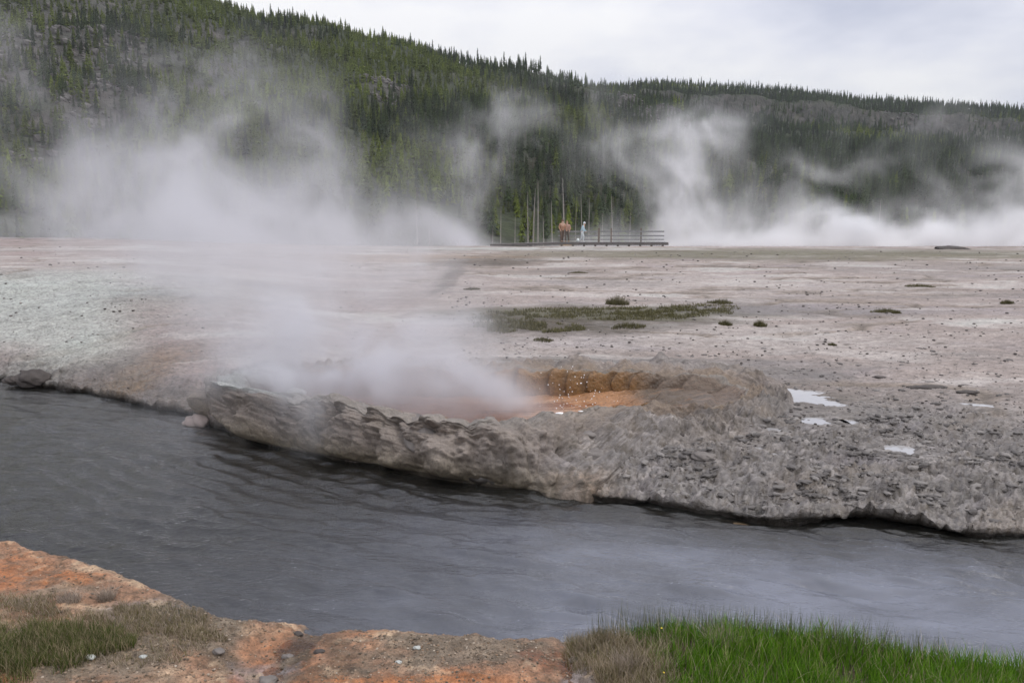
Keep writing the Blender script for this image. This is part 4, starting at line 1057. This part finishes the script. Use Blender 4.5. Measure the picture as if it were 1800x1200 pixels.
bw = empty('boardwalk', (px2x(860), YB, 1.3)); tag(bw, 'weathered wooden boardwalk with two rail fence crossing the far edge of the flat', 'boardwalk')
x0, x1 = px2x(985), px2x(1172)
npl = 68
plank_me = None
for i in range(npl):
    xa = x0 + (x1 - x0) * i / npl; wpl = (x1 - x0) / npl - .012
vpl, fpl = box_v(0, (x1 - x0) / npl - .012, 0, 1.9, 0, .045)
pm = mesh_obj('plank', vpl, fpl, M_wood, bw, smooth=False)
pm.location = (x0 - bw.location[0], -.2, zdeck - bw.location[2])
for i in range(1, npl):
    o = pm.copy(); COL.objects.link(o); o.parent = bw; o.location = (x0 + (x1 - x0) * i / npl - bw.location[0], -.2 + random.uniform(-.01, .01), zdeck - bw.location[2] + random.uniform(-.004, .004))
box('fascia', x0, x1, YB - .26, YB - .2, zdeck - .16, zdeck - .003, M_wood, bw)
# sloping ramp at the left
zl = py2z(431)
v = [(px2x(862), YB - .2, zl - .05), (x0 - .01, YB - .2, zdeck - .14), (x0 - .01, YB + 1.7, zdeck - .14), (px2x(862), YB + 1.7, zl - .05), (px2x(862), YB - .2, zl + .08), (x0 - .01, YB - .2, zdeck + .045), (x0 - .01, YB + 1.7, zdeck + .045), (px2x(862), YB + 1.7, zl + .08)]
mesh_obj('ramp', arr(v) - arr(bw.location), f_ := [(0, 3, 2, 1), (4, 5, 6, 7), (0, 1, 5, 4), (1, 2, 6, 5), (2, 3, 7, 6), (3, 0, 4, 7)], M_wood, bw, smooth=False)
for side, ys in (('near', YB - .12), ('far', YB + 1.55)):
    for px in (985, 1052, 1073, 1125) if side == 'far' else (1051, 1073):
        xp = px2x(px, ys); box('post', xp - .05, xp + .05, ys, ys + .1, zdeck + .047, zdeck + 1.12, M_woodb, bw)
ys = YB + 1.5
for (pa, pb) in ((980, 1050), (1054, 1165)):
    for (pz, hh) in ((407, .11), (414.5, .10), (421, .08)):
        z_ = CZ + ray(900, pz)[1] * ys; box('rail', px2x(pa, ys), px2x(pb, ys), ys - .05, ys - .003, z_ - hh / 2, z_ + hh / 2, M_woodp, bw)
for i in range(10):
    xp = x0 + (x1 - x0) * i / 9.5; box('support_post', xp, xp + .15, YB + .1, YB + .25, .9, zdeck - .003, M_woodb, bw)
o = mesh_obj('mat_stain', *(lambda c: (np.stack((c[0] + .6 * np.cos(np.linspace(0, 6.28, 17)[:-1]), c[1] + .5 * np.sin(np.linspace(0, 6.28, 17)[:-1]), np.full(16, c[2])), -1), [tuple(range(16))]))(at(995, 431, 1.47)), simple_mat('orange microbe mat', (.75, .38, .03), .7))
tag(o, 'bright yellow orange patch on the ground below the walkers', 'mineral patch')

def person(loc, rz, h, joints, radii, shirt, trous, skin, hairc, label, hat=None):
    t_ = empty('person', loc, rz); tag(t_, label, 'person')
    def skinned(name, keys, edges, rad, mat, grow=1.0, sub=1):
        me = bpy.data.meshes.new(name); me.from_pydata([tuple(arr(joints[k]) * h) for k in keys], [(keys.index(a_), keys.index(b_)) for a_, b_ in edges], [])
        o_ = bpy.data.objects.new(name, me); COL.objects.link(o_); o_.parent = t_
        o_.modifiers.new('skin', 'SKIN'); 
        sv_ = me.skin_vertices[0].data if me.skin_vertices else None
        if sv_ is None:
            me.attributes  # no skin layer yet
        for i_, k_ in enumerate(keys):
            if sv_: sv_[i_].radius = (rad[k_] * h * grow,) * 2
        if sv_: sv_[0].use_root = True
        s_ = o_.modifiers.new('sub', 'SUBSURF'); s_.levels = s_.render_levels = sub
        me.materials.append(mat); return o_
    E_all = [('hip', 'waist'), ('waist', 'chest'), ('chest', 'neck'), ('neck', 'head'), ('head', 'crown'), ('hip', 'hL'), ('hL', 'kL'), ('kL', 'aL'), ('aL', 'tL'), ('hip', 'hR'), ('hR', 'kR'), ('kR', 'aR'), ('aR', 'tR'),
             ('chest', 'sL'), ('sL', 'eL'), ('eL', 'wL'), ('wL', 'fL'), ('chest', 'sR'), ('sR', 'eR'), ('eR', 'wR'), ('wR', 'fR')]
    keys = ['hip', 'waist', 'chest', 'neck', 'head', 'crown', 'hL', 'kL', 'aL', 'tL', 'hR', 'kR', 'aR', 'tR', 'sL', 'eL', 'wL', 'fL', 'sR', 'eR', 'wR', 'fR']
    skinned('body', keys, E_all, radii, skin, 1.0, 2)
    kt = ['hip', 'waist', 'hL', 'kL', 'aL', 'hR', 'kR', 'aR']; skinned('trousers', kt, [e_ for e_ in E_all if e_[0] in kt and e_[1] in kt], radii, trous, 1.18, 2)
    ks = ['waist', 'hip', 'chest', 'sL', 'eL', 'wL', 'sR', 'eR', 'wR']; skinned('jacket', ks, [e_ for e_ in E_all if e_[0] in ks and e_[1] in ks], radii, shirt, 1.25, 2)
    hd = arr(joints['head']) * h
    hr = blob('hair', .062 * h, 2, 3, .1, 1, hairc, t_, 1.1); hr.location = (hd[0], hd[1] + .012 * h, hd[2] + .025 * h)
    for s_, k_ in (('L', 'tL'), ('R', 'tR')):
        sh = blob('shoe', .03 * h, 2, 2, .05, 1, hairc, t_, .7, 1.0); p_ = (arr(joints['a' + s_]) + arr(joints[k_])) / 2 * h; sh.location = (p_[0], p_[1], .022 * h); sh.scale = (1, 1.9, 1)
    return t_
RAD = dict(hip=.085, waist=.075, chest=.09, neck=.034, head=.06, crown=.045, hL=.06, kL=.036, aL=.022, tL=.018, hR=.06, kR=.036, aR=.022, tR=.018, sL=.04, eL=.027, wL=.018, fL=.014, sR=.04, eR=.027, wR=.018, fR=.014)
def pose(lean=0.0, stride=.06, arm=.1):
    return dict(hip=(0, 0, .52), waist=(0, -lean * .1, .62), chest=(0, -lean * .3, .75), neck=(0, -lean * .42, .845), head=(0, -lean * .5, .91), crown=(0, -lean * .5, .955),
                hL=(-.06, 0, .49), kL=(-.065, -stride, .27), aL=(-.065, -stride * .6, .045), tL=(-.068, -stride * .6 - .07, .02), hR=(.06, 0, .49), kR=(.065, stride * .3, .27), aR=(.065, stride, .045), tR=(.068, stride - .07, .02),
                sL=(-.12, -lean * .3, .80), eL=(-.16, -lean * .3 + .02, .64), wL=(-.15, -lean * .3 - arm, .52), fL=(-.145, -lean * .3 - arm - .02, .47), sR=(.12, -lean * .3, .80), eR=(.16, -lean * .3, .64), wR=(.15, -lean * .3 - arm, .52), fR=(.145, -lean * .3 - arm - .02, .47))
def cm(n, c): return simple_mat(n, c, .85, .1, 20)
M_skin = cm('skin', (.50, .33, .25)); zt = zdeck + .047
person((px2x(987, 61.7), 61.7, zt), .5, 1.72, pose(.1), RAD, cm('rust jacket', (.36, .20, .13)), cm('brown trousers', (.13, .09, .07)), M_skin, cm('brown hair', (.12, .07, .04)), 'taller walker in a rust brown jacket at the left end of the railing')
person((px2x(996, 62.1), 62.1, zt), -.4, 1.62, pose(.05), RAD, cm('pink jacket', (.46, .29, .22)), cm('grey trousers', (.18, .15, .13)), M_skin, cm('sandy hair', (.32, .2, .12)), 'shorter walker in a pinkish jacket close beside the rust brown jacket')
person((px2x(1022, 61.8), 61.8, zt), 1.3, 1.55, pose(.25, .1, .12), RAD, cm('pale blue jacket', (.42, .55, .62)), cm('white trousers', (.62, .66, .68)), M_skin, cm('white hat', (.65, .68, .7)), 'person in pale blue top and white trousers beside the rails')
M_bag = cm('white bag', (.68, .72, .72))
o = blob('bag', .14, 2, 8, .15, 1.2, M_bag, None, 1.1, .9); o.location = (px2x(1015, 61.4), 61.4, zt + .14); tag(o, 'small white bag on the boardwalk beside the pale blue figure', 'bag')
#STEAM#

# ------------------------------------------------------------------ steam
def _up(nc, nf):
    x = np.linspace(1, nc - 2, nf); i = np.clip(np.floor(x).astype(int), 1, nc - 3); f = x - i
    M = np.zeros((nf, nc), np.float32); r_ = np.arange(nf)
    M[r_, i - 1] = (1 - f) ** 3 / 6; M[r_, i] = (3 * f ** 3 - 6 * f ** 2 + 4) / 6
    M[r_, i + 1] = (-3 * f ** 3 + 3 * f ** 2 + 3 * f + 1) / 6; M[r_, i + 2] = f ** 3 / 6
    return M
def noise3(shape, size, cell, seed, octv=4, gain=.55):
    g = np.random.default_rng(seed); s, a = np.zeros(shape, np.float32), 1.0
    for k in range(octv):
        nc = [int(max(4, round(L / cell * 2 ** k) + 3)) for L in size]
        nc = [min(n_, m_ + 3) for n_, m_ in zip(nc, shape)]
        lat = g.standard_normal(nc).astype(np.float32)
        r_ = np.tensordot(_up(nc[0], shape[0]), lat, (1, 0)); r_ = np.tensordot(_up(nc[1], shape[1]), r_, (1, 1)).transpose(1, 0, 2)
        r_ = np.tensordot(_up(nc[2], shape[2]), r_, (1, 2)).transpose(1, 2, 0)
        s += a * r_; a *= gain
    return s / s.std()
def steam_mat(name, aniso=.45, col=(.985, .985, .995, 1)):
    b = NB(name)
    pv = b.node('ShaderNodeVolumePrincipled', {'Color': col, 'Density': 1.0, 'Anisotropy': aniso})
    b.put(b.out.inputs['Volume'], pv.outputs[0]); return b.m
M_steam = steam_mat('steam')
M_steam_shade = steam_mat('shaded steam', .3, (.85, .85, .88, 1))  # steam with shade tinted into its colour, for left and crater plumes
def steam(name, lo, hi, vox, puffs, label, thr=(-.1, .9), amp=.5, cell=3.0, seed=1, warp=1.5, stretch=(1, 1, 1), floor=None, post=None, ref=.1, gain=1.0, mat=None):
    mat = mat or M_steam
    lo, hi = arr(lo), arr(hi); size = hi - lo
    n = np.maximum(8, np.round(size / vox).astype(int) + 1); shape = tuple(n)
    ax = [np.linspace(lo[k], hi[k], n[k]).astype(np.float32) for k in range(3)]
    GX, GY, GZ = np.meshgrid(*ax, indexing='ij')
    wx, wz = noise3(shape, size, cell * 1.6, seed + 1, 2) * warp, noise3(shape, size, cell * 1.6, seed + 2, 2) * warp
    nz = noise3(shape, size * arr(stretch), cell, seed, 6, .66)
    ii = [np.clip(np.round(np.broadcast_to(np.arange(n[0])[:, None, None], shape) + wx / vox), 0, n[0] - 1).astype(np.int32), np.broadcast_to(np.arange(n[1])[None, :, None], shape),
          np.clip(np.round(np.broadcast_to(np.arange(n[2])[None, None], shape) + wz / vox), 0, n[2] - 1).astype(np.int32)]
    nz = nz[ii[0], ii[1], ii[2]]
    S = np.zeros(shape, np.float32)
    X_, Z_ = GX + wx * .6, GZ + wz * .6
    for (cx, cyy, cz, rx, ry, rz, w, tilt) in puffs:
        dx = X_ - cx - tilt * (Z_ - cz)
        S += w * np.exp(-((dx / rx) ** 2 + ((GY - cyy) / ry) ** 2 + ((Z_ - cz) / rz) ** 2)).astype(np.float32)
    D = S * np.clip(np.exp(nz * amp - .35 * amp), 0, 4.5)
    D = D * sm(thr[0], thr[1], np.minimum(S / ref, 1.6) + nz * amp * .5)
    edge = np.minimum.reduce([sm(0, .06, (GX - lo[0]) / size[0]), sm(0, .06, (hi[0] - GX) / size[0]), sm(0, .06, (GY - lo[1]) / size[1]), sm(0, .06, (hi[1] - GY) / size[1]), sm(0, .08, (hi[2] - GZ) / size[2])])
    D = np.where(D < .004, 0, D) * edge * gain
    if post is not None: D = post(GX, GY, GZ, D)
    me = bpy.data.meshes.new(name); N_ = D.size
    me.vertices.add(N_); c_ = np.zeros((N_, 3), np.float32); c_[:] = lo; c_[1:, :] += 0; c_[-1] = hi; me.vertices.foreach_set('co', c_.ravel())
    a_ = me.attributes.new('dens', 'FLOAT', 'POINT'); a_.data.foreach_set('value', np.ascontiguousarray(D.transpose(2, 1, 0), dtype=np.float32).ravel())
    me.materials.append(mat)
    o_ = bpy.data.objects.new(name, me); COL.objects.link(o_)
    ng = bpy.data.node_groups.new(name, 'GeometryNodeTree')
    ng.interface.new_socket('Geometry', in_out='INPUT', socket_type='NodeSocketGeometry'); ng.interface.new_socket('Geometry', in_out='OUTPUT', socket_type='NodeSocketGeometry')
    N, L = ng.nodes, ng.links; gi, go = N.new('NodeGroupInput'), N.new('NodeGroupOutput')
    vc = N.new('GeometryNodeVolumeCube'); vc.inputs['Min'].default_value = tuple(lo); vc.inputs['Max'].default_value = tuple(hi)
    for k, nm in enumerate(('Resolution X', 'Resolution Y', 'Resolution Z')): vc.inputs[nm].default_value = int(n[k])
    ps, sx_ = N.new('GeometryNodeInputPosition'), N.new('ShaderNodeSeparateXYZ'); L.new(ps.outputs[0], sx_.inputs[0])
    idx = []
    for k in range(3):
        mr = N.new('ShaderNodeMapRange'); mr.inputs[1].default_value = lo[k]; mr.inputs[2].default_value = hi[k]; mr.inputs[3].default_value = 0; mr.inputs[4].default_value = float(n[k] - 1)
        L.new(sx_.outputs[k], mr.inputs[0]); rd = N.new('ShaderNodeMath'); rd.operation = 'ROUND'; L.new(mr.outputs[0], rd.inputs[0]); idx.append(rd.outputs[0])
    m1_ = N.new('ShaderNodeMath'); m1_.operation = 'MULTIPLY_ADD'; L.new(idx[2], m1_.inputs[0]); m1_.inputs[1].default_value = float(n[1]); L.new(idx[1], m1_.inputs[2])
    m2_ = N.new('ShaderNodeMath'); m2_.operation = 'MULTIPLY_ADD'; L.new(m1_.outputs[0], m2_.inputs[0]); m2_.inputs[1].default_value = float(n[0]); L.new(idx[0], m2_.inputs[2])
    si = N.new('GeometryNodeSampleIndex'); si.data_type = 'FLOAT'; si.domain = 'POINT'; si.clamp = True; L.new(gi.outputs[0], si.inputs['Geometry'])
    na = N.new('GeometryNodeInputNamedAttribute'); na.data_type = 'FLOAT'; na.inputs[0].default_value = 'dens'; L.new(na.outputs[0], si.inputs['Value']); L.new(m2_.outputs[0], si.inputs['Index'])
    L.new(si.outputs[0], vc.inputs['Density'])
    st = N.new('GeometryNodeSetMaterial'); st.inputs['Material'].default_value = mat; L.new(vc.outputs[0], st.inputs[0]); L.new(st.outputs[0], go.inputs[0])
    md = o_.modifiers.new('steam', 'NODES'); md.node_group = ng
    tag(o_, label, kind='stuff'); o_['category'] = 'steam'
    print(name, shape, D.size, float(D.max()))
    return o_
def pf(px, py, rx, ry, w, Y, dep=None, tilt=0.0):
    p = atd(px, py, Y); k = Y / FPX
    return (p[0], p[1], p[2], rx * k, dep if dep else .7 * (rx + ry) * k * .5 + .0, ry * k, w, tilt)

# big drifting cloud on the left, beyond the flat
PL = [pf(180, 395, 220, 70, .07, 76, 6), pf(440, 380, 190, 85, .10, 74, 6), pf(630, 400, 120, 40, .13, 72, 5), pf(560, 350, 60, 80, .09, 73, 4, -.2), pf(390, 280, 120, 110, .065, 76, 5, -.3),
      pf(430, 180, 90, 60, .035, 77, 5, -.3), pf(230, 250, 130, 90, .055, 78, 6, -.2), pf(60, 180, 130, 70, .035, 79, 6), pf(90, 60, 180, 70, .028, 80, 6), pf(320, 130, 110, 40, .02, 79, 5),
      pf(520, 240, 80, 80, .04, 76, 5, -.2), pf(0, 280, 130, 90, .03, 76, 5), pf(200, 170, 120, 60, .03, 77, 5), pf(620, 300, 50, 90, .028, 74, 4, -.3), pf(780, 426, 90, 11, .45, 68, 4), pf(660, 424, 150, 16, .35, 69, 4), pf(300, 425, 300, 22, .12, 72, 5),
      pf(740, 330, 60, 90, .022, 76, 4), pf(820, 330, 50, 90, .018, 76, 4)]
steam('steam_cloud', (-60, 60.5, -.8), (2, 90, 27), .34, PL, 'broad steam cloud tinted grey as if shaded, drifting over the left side of the flat', amp=.95, cell=4.2, seed=11, warp=2.0, thr=(-.02, .9), ref=.045, gain=.55, mat=M_steam_shade)
# steam bank along the right edge of the flat with rising plumes
PR = [pf(1240, 395, 75, 60, .24, 68, 4), pf(1218, 330, 44, 80, .30, 69, 3, .15), pf(1245, 256, 48, 30, .30, 70, 2.5, .5), pf(1290, 215, 30, 18, .10, 70, 2), pf(1220, 210, 60, 50, .04, 71, 3),
      pf(1400, 392, 60, 48, .20, 69, 3.5), pf(1330, 350, 60, 50, .10, 70, 3), pf(1590, 388, 45, 34, .18, 69, 3), pf(1690, 392, 60, 36, .15, 70, 3), pf(1790, 396, 60, 50, .13, 70, 3),
      pf(1500, 420, 340, 22, .42, 66, 5), pf(1850, 420, 260, 24, .42, 66, 5), pf(1225, 420, 50, 22, .35, 65, 4), pf(1450, 290, 100, 20, .04, 73, 3, .9), pf(1550, 235, 90, 30, .035, 74, 3, .9), pf(1780, 320, 60, 50, .07, 72, 3),
      pf(1150, 350, 45, 90, .06, 74, 3, .2), pf(1090, 270, 50, 80, .035, 75, 3), pf(900, 230, 120, 80, .022, 78, 4, .4), pf(840, 320, 90, 90, .018, 78, 4), pf(1480, 370, 60, 40, .05, 70, 3), pf(1900, 380, 120, 60, .14, 70, 4), pf(1640, 340, 60, 30, .04, 72, 3)]
steam('steam_bank', (-8, 58.5, -.8), (56, 84, 18), .26, PR, 'bright steam bank and rising plumes along the right edge of the flat', amp=1.0, cell=2.7, seed=21, warp=1.2, thr=(.08, .75), ref=.08)
# steam rising out of the crater and drifting away to the left
PC = [(-1.45, 10.6, .68, 1.1, .8, .34, 2.6, 0), (-.75, 10.35, .55, .60, .5, .22, 1.9, 0), (.0, 10.5, .50, .7, .4, .10, .30, 0), (-2.5, 11.0, .82, .9, .7, .24, 1.5, 0), (-1.7, 11.5, 1.25, 1.1, 1.0, .45, .80, -.3),
      (-.85, 11.3, 1.1, .42, .7, .6, .65, .05), (-3.2, 10.7, .78, .8, .6, .25, .5, 0), (-3.0, 12, 1.2, 1.4, 1.0, .5, .35, 0), (-3.4, 9.9, .5, 1.2, .4, .4, .12, 0), (-1.6, 9.5, .45, 1.4, .3, .35, .15, 0)]
steam('geyser_steam', (-5.8, 8.8, .1), (1.6, 14, 3.2), .06, PC, 'white steam rising out of the orange crater', amp=1.0, cell=.55, seed=31, warp=.25, thr=(-.1, .9), ref=.3, gain=1.15, mat=M_steam_shade)
PD = [(-3.2, 14, 1.6, 2.4, 2.0, .7, .20, -.4), (-5.0, 17.5, 1.9, 3.2, 2.5, 1.0, .18, -.4), (-7.5, 21.5, 2.6, 4, 3, 1.3, .14, -.3), (-10, 26, 3.4, 4.5, 3, 1.6, .11, 0), (-1.2, 13.5, 1.7, .7, 1.2, .8, .18, 0), (-5.5, 24, 2.2, 3.4, 3, 1.1, .12, 0), (-9.5, 20, 2.0, 3, 3, .9, .09, 0)]
steam('drifting_steam', (-17, 11, .2), (2, 31, 7), .14, PD, 'thin veil of steam drifting over the flat from the crater', amp=1.0, cell=1.7, seed=41, warp=.6, thr=(-.1, 1.0), ref=.1, gain=.65, mat=M_steam_shade)

# ------------------------------------------------------------------ thin damp air over the basin
b = NB('damp air'); vsn = b.node('ShaderNodeVolumePrincipled', {'Color': (.86, .92, 1.0, 1), 'Density': .0001, 'Anisotropy': .2}); b.put(b.out.inputs['Volume'], vsn.outputs[0])
v, f = box_v(-2700, 2700, -2700, 2700, -1.8, 330)
tag(mesh_obj('haze', v, f, b.m, smooth=False), kind='stuff')
